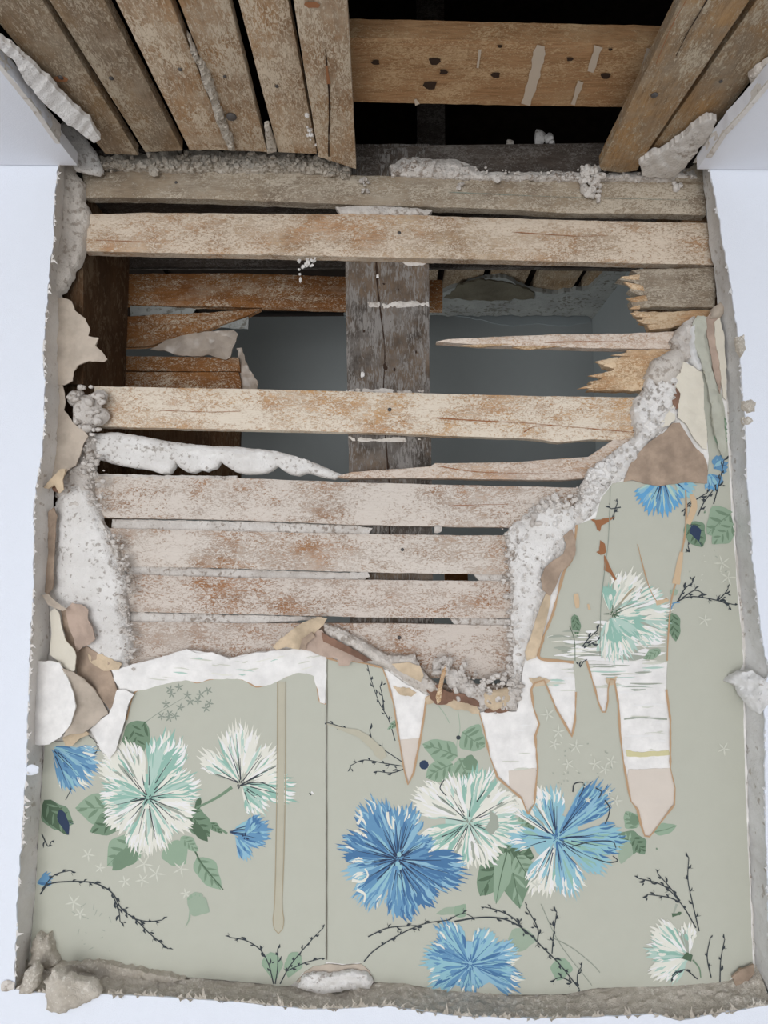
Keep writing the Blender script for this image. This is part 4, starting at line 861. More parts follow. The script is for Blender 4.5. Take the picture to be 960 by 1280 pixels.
for i in range(16): x, y = r.uniform(90, 140), r.uniform(1130, 1190); pl.ribbon([(x, y), (x + r.uniform(-8, 8), y + r.uniform(-8, 8))], 1.2, .6, 'soft')
for a, L, s, b in [(-128, 76, 62, 'white'), (-68, 82, 50, 'teal'), (-16, 64, 56, 'teal'), (32, 62, 52, 'white'), (90, 68, 66, 'white'), (145, 58, 50, 'white'), (185, 58, 52, 'teal')]:
    pl.fill([(185 + 30 * math.cos(q), 997 + 30 * math.sin(q)) for q in np.linspace(0, 6.28, 16)[:-1]], 'teal') if a == -128 else None
    petal(pl, 185, 997, a, L, s, b, WT if b == 'white' else TE + ['white'], r, tips=['white', 'wht'], dark=('black', 3))
centre(pl, 185, 998, r)
for a, L, s, b in [(-92, 72, 50, 'white'), (-142, 58, 40, 'white'), (-42, 58, 58, 'white'), (8, 66, 44, 'teal'), (52, 46, 50, 'tealp')]:
    petal(pl, 301, 980, a, L, s, b, WT if b == 'white' else TE + ['white'], r, fr=.22, tips=['white', 'wht'], dark=('black', 3))
pl.ribbon([(300, 982), (320, 970), (345, 958)], 1.6, .8, 'black'); pl.ribbon([(300, 982), (325, 978), (352, 990)], 1.6, .8, 'black'); centre(pl, 300, 981, r, n=8, r=7)
petal(pl, 284, 1040, 0, 52, 62, 'blue', BL + ['blued'], r, dark=('navy', 6), tips=['bluel', 'blue']); petal(pl, 292, 1042, 60, 36, 40, 'bluel', BL, r); petal(pl, 306, 1046, -55, 28, 50, 'blued', BL, r); centre(pl, 306, 1046, r, 'navy', 8, 7)
leaf(pl, 252, 1130, 234, 1122, 26, 'leafp', None, r, 'leafl'); leaf(pl, 236, 1126, 262, 1140, 26, 'leafp', None, r); pl.ribbon([(238, 1138), (236, 1150), (232, 1158)], 3, 1, 'leafp')
petal(pl, 44, 1104, -20, 22, 60, 'blue', BL, r)
tw = lambda pts, **k: twig(pl, pts, rng=r, **k)
tw([(50, 1118), (62, 1105), (90, 1102), (118, 1104), (140, 1116), (152, 1136), (170, 1150), (186, 1166), (210, 1186)], wd=1.8, gap=7); tw([(140, 1118), (148, 1136), (150, 1152)]); tw([(165, 1148), (185, 1152), (203, 1150)]); tw([(52, 1112), (68, 1094), (88, 1088)]); tw([(52, 1042), (60, 1058), (64, 1052)])
leaf(pl, 338, 1190, 344, 1226, 24, 'leafl', None, r); leaf(pl, 372, 1190, 360, 1222, 22, 'leafl', None, r)
tw([(342, 1230), (336, 1206), (326, 1188), (308, 1176), (288, 1172)]); tw([(344, 1230), (347, 1210), (347, 1186)], start=.6); tw([(350, 1230), (362, 1208), (378, 1188), (394, 1170), (404, 1160)]); tw([(358, 1214), (380, 1204), (402, 1198)])
# water run mark
pl.ribbon([(352, 852), (351.5, 960), (350, 1060), (348, 1128)], 8, 8, 'stainl', 8); pl.fill([(344, 1128), (352, 1128), (355, 1150), (353, 1162), (348, 1167), (343, 1162), (341, 1150)], 'stainl', 6)
for dx in (-5.2, 5.2): pl.ribbon([(352 + dx, 852), (351.5 + dx, 960), (350 + dx, 1060), (348 + dx * .9, 1128), (348 + dx * 1.3, 1150), (348 + dx * .9, 1162), (348, 1167)], 1.1, 1.3, 'stain', 5)
pl.ribbon([(389, 990), (392, 992)], 3, 1, 'wht', 2); pl.ribbon([(387, 991), (389, 994)], 2, 1, 'black', 2)
pl.clips = None; pl.ribbon(WL[:19], 2, 2, 'rim', 4, .7)
slab('wallpaper', WL, M['paper'], Y=YP - .0006, th=.0006, step=14, seg=5, jit=.9, wl=12, seed=40, prints=pl, label='sage green floral wallpaper sheet left of the vertical seam, with a brown water run mark', cat='wallpaper')

# right drop: print
pw = Print(YW, CLIP[1:], 2)
tw = lambda pts, **k: twig(pw, pts, rng=r, **k)
tw([(494, 926), (486, 900), (474, 878), (464, 850), (459, 830)], wd=1.3); tw([(480, 888), (478, 870), (475, 858)]); tw([(502, 952), (478, 936), (450, 918), (425, 908), (409, 903)], wd=1.3); tw([(464, 922), (462, 912)], start=.4)
tw([(505, 958), (480, 954), (455, 950), (438, 957)], wd=1.4); tw([(508, 960), (490, 966), (472, 964)]); leaf(pw, 500, 900, 484, 912, 8, 'leafl', None, r, 'leafd')
leaf(pw, 572, 945, 528, 930, 30, 'leafl', 'leaf', r, 'leaf'); leaf(pw, 566, 955, 532, 972, 30, 'leafl', 'leaf', r, 'leaf'); leaf(pw, 578, 915, 606, 934, 36, 'leafl', 'leaf', r, 'leaf'); leaf(pw, 574, 948, 592, 984, 34, 'leafl', 'leaf', r, 'leaf'); leaf(pw, 580, 948, 598, 960, 18, 'leaf', None, r)
pw.ribbon([(573, 955), (571, 930), (575, 910), (571, 880)], 1, .8, 'leafp'); pw.fill([(573 + 3 * math.cos(a), 922 + 3 * math.sin(a)) for a in np.linspace(0, 6.28, 8)[:-1]], 'black'); pw.fill([(530 + 6 * math.cos(a), 956 + 6 * math.sin(a)) for a in np.linspace(0, 6.28, 10)[:-1]], 'navy'); pw.ribbon([(548, 882), (556, 893), (562, 904)], 1, 1, 'leafp')
leaf(pw, 640, 1058, 600, 1120, 52, 'leaf', 'leafd', r, 'leafd'); leaf(pw, 636, 1050, 650, 1136, 40, 'leaf', 'leafd', r, 'leafl'); leaf(pw, 630, 1062, 668, 1072, 34, 'leafd', None, r, 'leaf'); leaf(pw, 634, 1064, 620, 1130, 22, 'leafl', 'leafd', r); leaf(pw, 645, 1070, 664, 1100, 26, 'leafl', 'leafd', r, 'leaf')
leaf(pw, 650, 1016, 676, 1034, 30, 'leafl', None, r, 'leaf'); leaf(pw, 656, 1030, 680, 1040, 18, 'leaf', None, r, 'leafd')
leaf(pw, 800, 1062, 772, 1042, 30, 'leaf', 'leafd', r, 'leafl'); leaf(pw, 790, 1045, 806, 1068, 22, 'leaf', None, r, 'leafd'); leaf(pw, 786, 1052, 776, 1080, 18, 'leafp', None, r); leaf(pw, 796, 1035, 782, 1014, 22, 'leafl', None, r, 'leaf'); leaf(pw, 818, 1040, 846, 1032, 15, 'leafl', 'leaf', r); leaf(pw, 795, 1032, 790, 1016, 12, 'leaf', None, r)
leaf(pw, 574, 1136, 545, 1142, 10, 'leafp', None, r); leaf(pw, 570, 1146, 582, 1130, 16, 'leafl', None, r); leaf(pw, 655, 1160, 648, 1190, 34, 'leafp', None, r); leaf(pw, 706, 1198, 696, 1226, 26, 'leafl', None, r)
leaf(pw, 848, 1140, 850, 1144, 6, 'leafd', None, r); pw.ribbon([(840, 1144), (852, 1142)], 5, 1, 'leafd'); pw.ribbon([(846, 1130), (842, 1142)], 3, 2, 'soft')
for a, L, s, b in [(-150, 74, 46, 'white'), (-112, 62, 44, 'white'), (-72, 68, 52, 'teal'), (-28, 66, 50, 'white'), (12, 66, 46, 'teal'), (62, 58, 56, 'white'), (105, 58, 44, 'white'), (150, 66, 44, 'teal')]:
    pw.fill([(586 + 30 * math.cos(q), 1028 + 30 * math.sin(q)) for q in np.linspace(0, 6.28, 16)[:-1]], 'tealp') if a == -150 else None
    petal(pw, 586, 1028, a, L, s, b, WT if b == 'white' else TE + ['white'], r, tips=['white', 'wht'], dark=('black', 2))
pw.fill([(612, 1012), (622, 1020), (624, 1034), (614, 1044), (606, 1036), (612, 1026)], 'soft'); centre(pw, 586, 1028, r, 'grey', 16, 9)
pw.ribbon([(552, 1046), (566, 1040), (578, 1032)], 1.5, .8, 'black'); pw.ribbon([(555, 975), (550, 985), (558, 995)], 1.4, 1.2, 'black'); pw.ribbon([(596, 1002), (606, 988)], 1.6, 1, 'black')
for a, L, s, b in [(-118, 80, 46, 'blue'), (-78, 66, 46, 'blue'), (-164, 72, 42, 'blued'), (165, 66, 30, 'bluel'), (130, 72, 42, 'bluel'), (84, 74, 44, 'blue'), (52, 70, 40, 'blued'), (14, 84, 44, 'blued'), (-30, 50, 34, 'blue')]:
    pw.fill([(497 + 40 * math.cos(q), 1074 + 40 * math.sin(q)) for q in np.linspace(0, 6.28, 16)[:-1]], 'blue') if a == -118 else None
    petal(pw, 497, 1074, a, L, s, b, BL if b != 'blued' else ['blue', 'blued', 'blued', 'blue', 'bluel'], r, tips=['bluel', 'white', 'blue'] if a < -60 or 100 < a else ['blued', 'bluel'], dark=('navy', 5))
centre(pw, 497, 1074, r, 'navy', 34, 16)
for x, y in [(499, 1068), (497, 1080), (500, 1084)]: pw.fill([(x + 3 * math.cos(a), y + 3.4 * math.sin(a)) for a in np.linspace(0, 6.28, 8)[:-1]], 'cyan', 3)
for p_ in ([(447, 1030), (452, 1020), (449, 1012)], [(440, 1100), (452, 1102), (460, 1094), (456, 1086)], [(446, 1112), (456, 1118), (455, 1128)], [(484, 1015), (486, 1028), (490, 1036)]): pw.ribbon(p_, 4, 2, 'white')
for a, L, s, b in [(-125, 72, 50, 'white'), (-95, 62, 34, 'cyan'), (180, 58, 40, 'cyan'), (108, 72, 40, 'white'), (72, 72, 40, 'cyan'), (-46, 88, 36, 'blue'), (2, 84, 34, 'cyan'), (30, 74, 30, 'cyan')]:
    pw.fill([(695 + 30 * math.cos(q), 1048 + 30 * math.sin(q)) for q in np.linspace(0, 6.28, 16)[:-1]], 'cyan') if a == -125 else None
    petal(pw, 695, 1048, a, L, s, b, {'white': ['white', 'wht', 'cyan', 'soft'], 'cyan': ['cyan', 'bluel', 'teal', 'cyan', 'blue'], 'blue': BL + ['blued']}[b], r, tips=['white', 'wht'] if a < -80 or a > 60 else ['cyan', 'blued'], dark=('navy', 4))
centre(pw, 695, 1048, r, 'blued', 26, 16)
for p_ in ([(716, 990), (718, 980), (728, 978), (730, 984), (724, 996)], [(745, 985), (752, 990), (748, 998)], [(756, 1000), (762, 1010), (760, 1022), (756, 1030)], [(715, 1058), (740, 1052), (765, 1052), (770, 1060)], [(740, 1072), (760, 1078), (772, 1076), (766, 1070)]): pw.ribbon(p_, 1.7, 1.2, 'black', 2)
for a, L, s, b in [(-125, 62, 40, 'blue'), (-60, 50, 50, 'cyan'), (-168, 60, 50, 'cyan'), (-18, 60, 42, 'bluel'), (150, 56, 44, 'cyan'), (22, 66, 40, 'blue'), (90, 34, 70, 'blue')]:
    pw.fill([(588 + 34 * math.cos(q), 1206 + 30 * math.sin(q)) for q in np.linspace(0, 6.28, 16)[:-1]], 'bluel') if a == -125 else None
    petal(pw, 588, 1206, a, L, s, b, BL + ['cyan', 'cyan'], r, tips=['cyan', 'white', 'bluel'], dark=('blued', 3))
centre(pw, 588, 1204, r, 'blued', 22, 12)
for a, L, s, b in [(-138, 58, 44, 'white'), (-95, 40, 40, 'white'), (-172, 54, 34, 'tealp'), (155, 52, 36, 'white'), (130, 40, 30, 'tealp')]:
    petal(pw, 862, 1196, a, L, s, b, WT if b == 'white' else TE, r, tips=['white', 'wht'])
pw.fill([(x, y) for x, y in [(858, 1190), (866, 1194), (864, 1202), (852, 1198)]], 'leafd'); pw.ribbon([(866, 1200), (874, 1210), (876, 1222)], 2, 1.4, 'leaf')
leaf(pw, 820, 1060, 822, 1062, 2, 'leaf', None, r)
tw([(455, 1202), (468, 1188), (500, 1168), (530, 1155), (562, 1150)], wd=1.6, gap=11, bl=(4, 8)); tw([(460, 1171), (485, 1160), (520, 1157)], gap=11); tw([(568, 1152), (600, 1147), (630, 1149), (655, 1162), (680, 1186), (700, 1206), (724, 1236)], wd=1.9, gap=9); tw([(560, 1150), (578, 1142), (590, 1146)], start=.7, wd=1); tw([(655, 1164), (642, 1148), (622, 1138), (606, 1134)]); tw([(672, 1176), (672, 1160), (658, 1134)]); tw([(690, 1192), (692, 1168), (696, 1140)])
tw([(722, 1232), (722, 1218), (727, 1208)]); tw([(715, 1228), (702, 1222), (694, 1224)]); pw.ribbon([(690, 1172), (715, 1185), (740, 1205), (750, 1216)], .8, .6, 'grey'); pw.ribbon([(676, 1130), (700, 1180), (740, 1232)], .8, .6, 'grey')
tw([(870, 1160), (856, 1136), (838, 1114), (822, 1104), (798, 1098)], wd=1.5); tw([(850, 1128), (836, 1122), (810, 1118)]); tw([(850, 1126), (838, 1110), (822, 1092)]); tw([(874, 1164), (866, 1130), (860, 1100), (861, 1072)], wd=1.5, gap=12); tw([(889, 1222), (884, 1196), (888, 1172)], gap=13); tw([(900, 1228), (901, 1200), (906, 1174)], gap=10); tw([(872, 1224), (855, 1212), (840, 1222)]); tw([(840, 1220), (846, 1214)], start=.5)
for (x, y, q) in [(685, 893, 10), (698, 915, 10), (693, 930, 8), (720, 933, 10), (744, 955, 9), (764, 952, 9), (756, 962, 8), (710, 955, 8), (770, 1001, 9), (905, 936, 9), (670, 1106, 7), (903, 704, 11), (910, 722, 11), (881, 775, 9), (760, 990, 5), (735, 1000, 4)]: star(pw, x, y, q, 'faint', r.uniform(0, 6))
for i in range(60): x, y = r.choice([(r.uniform(690, 780), r.uniform(925, 985)), (r.uniform(860, 925), r.uniform(680, 760)), (r.uniform(650, 760), r.uniform(965, 985))]); pw.ribbon([(x, y), (x + r.uniform(-3, 3), y + r.uniform(-3, 3))], 1.3, .8, r.choice(['faint', 'soft']), 2)
# upper right part of the print
petal(pw, 828, 596, 100, 46, 110, 'brightb', ['brightb', 'cyan', 'blue', 'bluel', 'tealp'], r, dark=('navy', 5), ns=46); petal(pw, 838, 598, 30, 34, 60, 'cyan', ['brightb', 'cyan', 'bluel', 'tealp'], r, dark=('navy', 2))
petal(pw, 885, 590, 60, 24, 90, 'brightb', BL, r); petal(pw, 890, 586, -30, 20, 100, 'blue', BL, r); tw([(892, 630), (900, 600), (905, 575)], gap=7)
leaf(pw, 880, 640, 882, 640.5, 3, 'leaf', None, r); leaf(pw, 916, 640, 884, 668, 40, 'leafl', 'leaf', r, 'leaf'); leaf(pw, 918, 655, 890, 680, 26, 'leafl', None, r, 'leaf'); leaf(pw, 862, 652, 878, 684, 28, 'leaf', 'navy', r, 'leafd'); leaf(pw, 866, 656, 874, 676, 13, 'navy', None, r)
tw([(852, 640), (868, 626), (884, 616)], gap=9); tw([(872, 645), (880, 628), (892, 612)], gap=9); pw.ribbon([(855, 645), (860, 630), (875, 622)], 1.5, 1, 'black'); tw([(862, 690), (860, 682)], start=.2); leaf(pw, 905, 520, 900, 560, 24, 'leafl', None, r, 'leaf')
tw([(846, 752), (862, 746), (885, 748), (918, 756)], wd=1.5, gap=9); tw([(848, 750), (856, 736), (866, 728)], wd=1.6, gap=6); tw([(898, 750), (906, 742), (910, 736)]); tw([(900, 750), (912, 758)]); tw([(852, 748), (868, 738), (876, 740)]); pw.ribbon([(838, 762), (842, 754), (850, 753)], 3, 1, 'blue')
leaf(pw, 840, 766, 845, 802, 18, 'leaf', None, r, 'leafd'); leaf(pw, 838, 742, 848, 738, 9, 'leafp', None, r); leaf(pw, 718, 768, 722, 796, 12, 'leaf', None, r, 'leafd'); tw([(767, 650), (768, 640), (772, 628)], start=.2, gap=10); tw([(776, 634), (764, 636)], start=.9)
# worn white band and ghost flower
for i in range(90):
    y = 776 + 50 * r.random() ** .6; x = r.uniform(682, 815); q = min(832 - x, r.uniform(8, 42) * (.5 + (y - 776) / 60)); pw.ribbon([(x, y), (x + q / 2, y + r.uniform(-1.5, 1.5)), (x + q, y + r.uniform(-1, 1))], 0, 0, r.choice(['wht', 'wht', 'white', 'soft']), 4, .5, mid=r.uniform(1.5, 5))
petal(pw, 764, 768, 2, 72, 84, 'tealp', WT + ['tealp'], r, ns=54, fr=.12, tips=['white', 'wht'], dark=('grey', 5)); petal(pw, 762, 768, -58, 58, 60, 'white', WT + ['faint', 'stain'], r, ns=40, fr=.2, tips=['white', 'wht']); petal(pw, 760, 768, 72, 58, 70, 'tealp', WT + ['tealp', 'teal'], r, ns=44, fr=.15, tips=['wht', 'white'])
petal(pw, 762, 766, -95, 34, 36, 'teal', TE, r); petal(pw, 764, 770, 20, 40, 80, 'teal', ['teal', 'tealp', 'white'], r); petal(pw, 764, 770, 80, 34, 50, 'teal', ['teal', 'tealp'], r); centre(pw, 766, 767, r, 'leafd', 14, 12)
leaf(pw, 826, 812, 804, 824, 12, 'leafl', None, r, 'leaf'); tw([(728, 808), (736, 798), (747, 788)], wd=1.4, gap=6); tw([(730, 810), (740, 804), (748, 800)], wd=1.2, gap=6); tw([(725, 834), (730, 826)], start=.2)
pw.ribbon([(409, 824), (408.6, 950), (408.6, 1080), (408.4, 1200)], 1.2, 1.2, 'seam', 8, .5)
# brown tears, stains and rubbed seams
for poly in ([(735, 647), (745, 650), (769, 646), (762, 652), (752, 657), (750, 665), (746, 662), (744, 654)], [(750, 675), (756, 680), (758, 690), (752, 694), (749, 686)], [(755, 693), (760, 702), (765, 714), (771, 724), (768, 726), (762, 716), (755, 713)], [(745, 690), (750, 688), (751, 694)]): pw.fill(densify(poly, 3, .8, 4, 3), 'brown', 4)
for p_, a, b, c in [([(857, 612), (858, 640), (856, 670), (850, 700), (846, 725), (842, 738), (838, 760), (835, 800), (834, 826)], 2.2, 1.6, 'rim'), ([(864, 618), (868, 632), (860, 655)], 6, 8, 'orange'), ([(852, 690), (848, 712), (845, 730)], 6, 8, 'orange'), ([(797, 680), (803, 705), (812, 735), (822, 752), (834, 748)], 1, 2, 'rim'), ([(763, 608), (762, 640), (760, 680), (755, 720), (751, 760), (750, 820)], .8, .8, 'grey'), ([(720, 742), (722, 760)], 7, 4, 'orange'), ([(735, 755), (737, 762)], 4, 3, 'orange'), ([(820, 754), (836, 750)], 6, 3, 'orange'), ([(712, 782), (718, 800), (719, 826)], .8, .8, 'leafd'), ([(690, 762), (692, 770)], 4, 3, 'orange')]: pw.ribbon(p_, a, b, c, 4, .5)
RIMI = [densify(WR[0:24], 4, closed=False), densify(WR[23:38], 4, closed=False), densify(WH[:26], 4, closed=False)]
pw.clips = None
for q in RIMI: pw.ribbon([tuple(x) for x in q], 2.2, 2.2, 'rim', 4, .7)
pw.ribbon(WR[38:48], 3, 3, 'kraft' if False else 'rim', 4, .7)
pw.ribbon([(409, 905), (430, 912), (450, 918), (470, 935), (480, 948)], 1, 14, 'stainl', 4, .5)
pw.clips = None
slab('wallpaper', WR, M['paper'], Y=YP - .0006, th=.0006, step=14, seg=5, jit=.9, wl=12, seed=41, holes=[WH], prints=pw, label='sage green floral wallpaper sheet right of the vertical seam, torn into white fingers', cat='wallpaper')

# ------------------------------------------------------------------ stained ends of the torn fingers
slab('damp_paper', [(786, 962), (838, 960), (843, 985), (843, 1004), (830, 1020), (820, 1036), (812, 1045), (806, 1044), (801, 1028), (797, 1012), (788, 1002), (783, 980)], M['cream'] if False else paint('damp_lining', '#d6cbbf', .06, .8, .4, 150), Y=YP - .0003, th=.0004, step=5, jit=.6,
     disp=lambda u, v, e: .0008 * np.clip(e / 8, 0, 1) * (v > 1000), label='damp beige end of the widest torn white finger', cat='paper', group='damp ends of the torn fingers')
slab('damp_paper', [(636, 964), (670, 960), (671, 985), (667, 1004), (660, 1016), (653, 1000), (645, 990), (637, 984)], bpy.data.materials['damp_lining'], Y=YP - .0003, th=.0004, step=5, jit=.6,
     label='damp pinkish end of the torn white finger above the white flower', cat='paper', group='damp ends of the torn fingers')
slab('damp_paper', [(500, 925), (524, 922), (518, 960), (511, 978), (506, 962)], bpy.data.materials['damp_lining'], Y=YP - .0003, th=.0004, step=5, jit=.6,
     label='damp beige tip of the narrow torn finger beside the black twigs', cat='paper', group='damp ends of the torn fingers')
slab('yellow_crease', [(783, 938), (800, 940), (836, 938), (838, 944), (800, 946), (784, 945)], paint('yellowed', '#cfc79c', .08), Y=YP - .0004, th=.0004, step=4, jit=1, label='yellowed crease across the widest torn white finger', cat='paper')
for pts, lab in (([(492, 858), (512, 860), (520, 866), (514, 870), (500, 868)], 'rust stained spot at the top of the narrow torn finger'), ([(662, 848), (676, 846), (688, 850), (682, 856), (668, 858)], 'tan stained spot above the leaning wallpaper tongue with stars'),
                 ([(758, 848), (772, 846), (768, 856), (760, 856)], 'tan stained spot above the short wallpaper tongue')):
    slab('paper_stain', pts, M['tan'], Y=YP - .0009, th=.0005, step=3, jit=1.5, wl=4, label=lab, cat='paper')

# ------------------------------------------------------------------ right side broken plaster
def rgt(u, v, e): return .004 * np.clip(e / 8, 0, 1) + .004 * np.clip(1 - e / 22, 0, 1) * fbm(u / 6, v / 6, 5, 8) + .0012 * fbm(u / 14, v / 14, 4, 3) - .003 * (np.abs(fbm(u / 13, v / 13, 2, 41)) < .04) * (e < 26)
slab('plaster_remnant', [(632, 668), (640, 655), (655, 648), (664, 636), (680, 626), (700, 628), (716, 634), (722, 645), (717, 660), (708, 680), (692, 700), (682, 715), (680, 738), (672, 765), (664, 790), (656, 822), (651, 848), (650, 878), (640, 886), (636, 870), (640, 840), (642, 810), (640, 780), (640, 740), (638, 700)],
     M['plaster_white'], Y=YP + .001, th=.009, step=3.2, jit=2.2, wl=7, disp=rgt, label='white crumbling plaster band along the right ends of the lower laths', cat='plaster', sharp=40)
slab('plaster_remnant', [(716, 640), (722, 622), (728, 605), (738, 588), (752, 578), (766, 566), (780, 556), (795, 545), (796, 530), (808, 522), (828, 512), (846, 500), (852, 520), (838, 532), (818, 548), (800, 566), (788, 584), (780, 600), (765, 604), (752, 622), (742, 644), (728, 652)],
     M['plaster_white'], Y=YP, th=.010, step=3, jit=2, wl=7, disp=lambda u, v, e: .005 * np.clip(e / 7, 0, 1) + .0045 * fbm(u / 7, v / 7, 5, 5) - .0045 * (np.abs(fbm(u / 10, v / 10, 2, 51)) < .06), label='white lumpy plaster ridge curving up from the blue flower scrap', cat='plaster', sharp=40)
slab('plaster_remnant', [(794, 530), (792, 512), (794, 498), (806, 486), (812, 470), (822, 458), (838, 454), (850, 462), (852, 478), (848, 500), (838, 516), (818, 530), (800, 540)],
     M['plaster_white'], Y=YP + .001, th=.009, step=2.6, jit=1.6, wl=7, disp=lambda u, v, e: .006 * np.clip(e / 7, 0, 1) + .004 * fbm(u / 9, v / 9, 2, 15) - .005 * (np.abs(fbm(u / 11, v / 11, 2, 31)) < .045), label='cracked lumpy grey plaster at the right end of the complete orange lath', cat='plaster', sharp=30)
slab('plaster_remnant', [(808, 470), (816, 450), (834, 440), (850, 432), (858, 444), (852, 466), (840, 480), (822, 482)], M['plaster_grey'], Y=YP - .001, th=.009, step=3, jit=1, wl=8, disp=lambda u, v, e: .008 * np.clip(e / 11, 0, 1) ** .6, label='smooth rounded grey plaster bulge beside the chunky splintered stub', cat='plaster', sharp=60)
slab('plaster_remnant', [(845, 440), (840, 425), (848, 410), (860, 400), (868, 396), (872, 420), (870, 440), (876, 452), (868, 458), (856, 452)], M['plaster_rough'], Y=YP + .001, th=.009, step=2.6, jit=2, wl=6, disp=lambda u, v, e: .006 * np.clip(e / 6, 0, 1) + .003 * fbm(u / 5, v / 5, 4, 5), label='broken plaster tip where the needle-shaped splinter ends', cat='plaster', sharp=35)
lumps('plaster_crumbs', scatter([(736, 590), (760, 572), (770, 590), (752, 612), (730, 620)], 70, 2.5, 8, YP - .004, rc), M['plaster_white'], 1, kind='stuff', label='cluster of white plaster crumbs left of the brown paper patch', cat='plaster')
lumps('plaster_crumbs', scatter([(660, 645), (690, 628), (715, 632), (740, 600)], 100, 1.5, 6, YP - .003, rc, True, 6), M['plaster_rough'], 1, kind='stuff', label='loose crumbs along the upper edge of the right plaster band', cat='plaster')
lumps('plaster_crumbs', scatter([(636, 670), (642, 700), (640, 760), (640, 820), (632, 860)], 170, 1.5, 5.5, YP + .001, rc, True, 6), M['plaster_rough'], 1, kind='stuff', label='loose crumbs at the right ends of the close-set lower laths', cat='plaster')
# brown torn paper edges
def kp(nm, pts, mat, lab, Y=YP - .0012, amp=.0015, step=3.5, jit=1, th=.001, cat='paper', rimv=None, lift=0):
    return slab(nm, pts, M[mat], Y=Y, th=th, step=step, jit=jit, wl=6, seed=len(lab), disp=lambda u, v, e: lift * np.clip(e / 5, 0, 1) + amp * fbm(u / 10, v / 10, 4, len(lab)), label=lab, cat=cat, sharp=60)
kp('torn_paper', [(715, 662), (720, 676), (719, 694), (712, 706), (702, 714), (694, 736), (688, 745), (678, 738), (676, 722), (682, 708), (692, 700), (704, 692), (708, 680), (704, 670)], 'kraft', 'brown torn paper edge on the white plaster band, upper piece', Y=YP - .005)
kp('torn_paper', [(690, 738), (684, 772), (678, 796), (670, 822), (659, 826), (656, 815), (664, 795), (672, 768), (682, 742)], 'tan', 'yellow-brown torn paper edge running down the white plaster band', Y=YP - .003)
kp('torn_paper', [(780, 602), (786, 584), (798, 566), (812, 552), (830, 540), (842, 528), (850, 528), (858, 542), (870, 560), (880, 568), (885, 582), (884, 604), (862, 603), (845, 604), (824, 608), (806, 604), (790, 600)], 'kraft', 'large brown backing paper patch above the bright blue flower', Y=YP - .0022, amp=.002)
kp('torn_paper', [(846, 456), (855, 452), (866, 458), (878, 466), (880, 480), (880, 510), (884, 540), (884, 562), (878, 560), (868, 548), (858, 530), (848, 522), (848, 506), (851, 492), (844, 482)], 'cream', 'cream paper peel standing above the brown patch', Y=YP - .004, amp=.002)
kp('torn_paper', [(838, 478), (844, 470), (851, 490), (848, 510), (844, 512), (840, 500)], 'kraft_dark', 'small rust brown paper sliver left of the cream peel', Y=YP - .003)
kp('torn_paper', [(826, 528), (836, 514), (842, 506), (844, 524), (836, 532), (828, 534)], 'cream', 'little cream paper curl between plaster ridge and brown patch', Y=YP - .005)
kp('torn_paper', [(882, 398), (890, 390), (900, 380), (898, 400), (894, 420), (898, 445), (902, 470), (900, 492), (893, 470), (888, 440), (884, 420)], 'pinkbrown', 'pinkish brown paper strip left of the right cut edge', Y=YP - .003, amp=.002)
kp('torn_paper', [(893, 402), (900, 396), (905, 420), (908, 460), (908, 500), (904, 496), (899, 450), (894, 425)], 'cream', 'narrow cream strip along the right cut edge', Y=YP - .004, amp=.001)
kp('torn_paper', [(866, 402), (872, 394), (882, 396), (884, 410), (880, 420), (884, 440), (892, 470), (898, 500), (904, 515), (908, 560), (905, 575), (898, 560), (892, 530), (888, 500), (882, 470), (876, 450), (868, 430)], 'paper', 'crumpled green wallpaper strip hanging from the top right corner', Y=YP - .006, amp=.004)
kp('plaster_chip', [(862, 408), (870, 402), (874, 420), (872, 442), (880, 460), (874, 464), (862, 452), (860, 430)], 'edge_cool', 'smooth grey plaster sliver beside the crumpled green strip', Y=YP - .004, th=.006, cat='plaster', lift=.004)
kp('plaster_chip', [(892, 384), (900, 378), (908, 382), (906, 392), (898, 398), (888, 398)], 'beige', 'small beige plaster chip at the top of the crumpled green strip', Y=YP - .004, th=.006, cat='plaster', lift=.003)

# ------------------------------------------------------------------ lower break: paper and plaster pieces
kp('torn_paper', [(340, 809), (352, 797), (362, 790), (378, 778), (396, 771), (409, 773), (404, 782), (392, 792), (380, 798), (374, 812), (358, 809), (346, 812)], 'tan', 'yellow-tan torn paper wing over the lowest lath, left of the seam', Y=YP - .006, amp=.003)
kp('torn_paper', [(376, 812), (382, 800), (392, 790), (402, 787), (410, 798), (428, 806), (446, 814), (462, 824), (452, 828), (440, 826), (436, 832), (424, 833), (421, 824), (402, 820), (388, 814)], 'pinkbrown', 'pinkish torn paper wing right of the yellow-tan wing', Y=YP - .005, amp=.003)
kp('torn_paper', [(402, 790), (412, 796), (432, 806), (456, 820), (466, 826), (456, 827), (436, 817), (416, 808), (404, 802)], 'kraft_dark', 'dark rust underside of paper along the broken plaster edge', Y=YP - .0085, amp=.001)
kp('torn_paper', [(374, 812), (378, 798), (390, 790), (394, 796), (384, 804), (382, 812)], 'kraft', 'narrow brown fold between the two paper wings', Y=YP - .009, amp=.002)
slab('plaster_ledge', [(404, 780), (414, 782), (430, 788), (446, 798), (462, 808), (484, 820), (506, 820), (519, 818), (524, 832), (534, 846), (548, 856), (556, 866), (545, 868), (520, 862), (496, 842), (474, 832), (452, 820), (428, 808), (408, 797)], M['plaster_grey'], Y=YP - .001, th=.010, step=3, jit=1.6, wl=6,
     disp=lambda u, v, e: .004 * np.clip(e / 5, 0, 1) + .003 * fbm(u / 5, v / 5, 4, 4), label='sloping broken plaster ledge right of the paper wings', cat='plaster', sharp=35)
kp('torn_paper', [(490, 830), (512, 828), (524, 832), (530, 844), (526, 852), (514, 846), (500, 840)], 'tan', 'tan paper piece stuck to the sloping plaster ledge', Y=YP - .007, amp=.001)
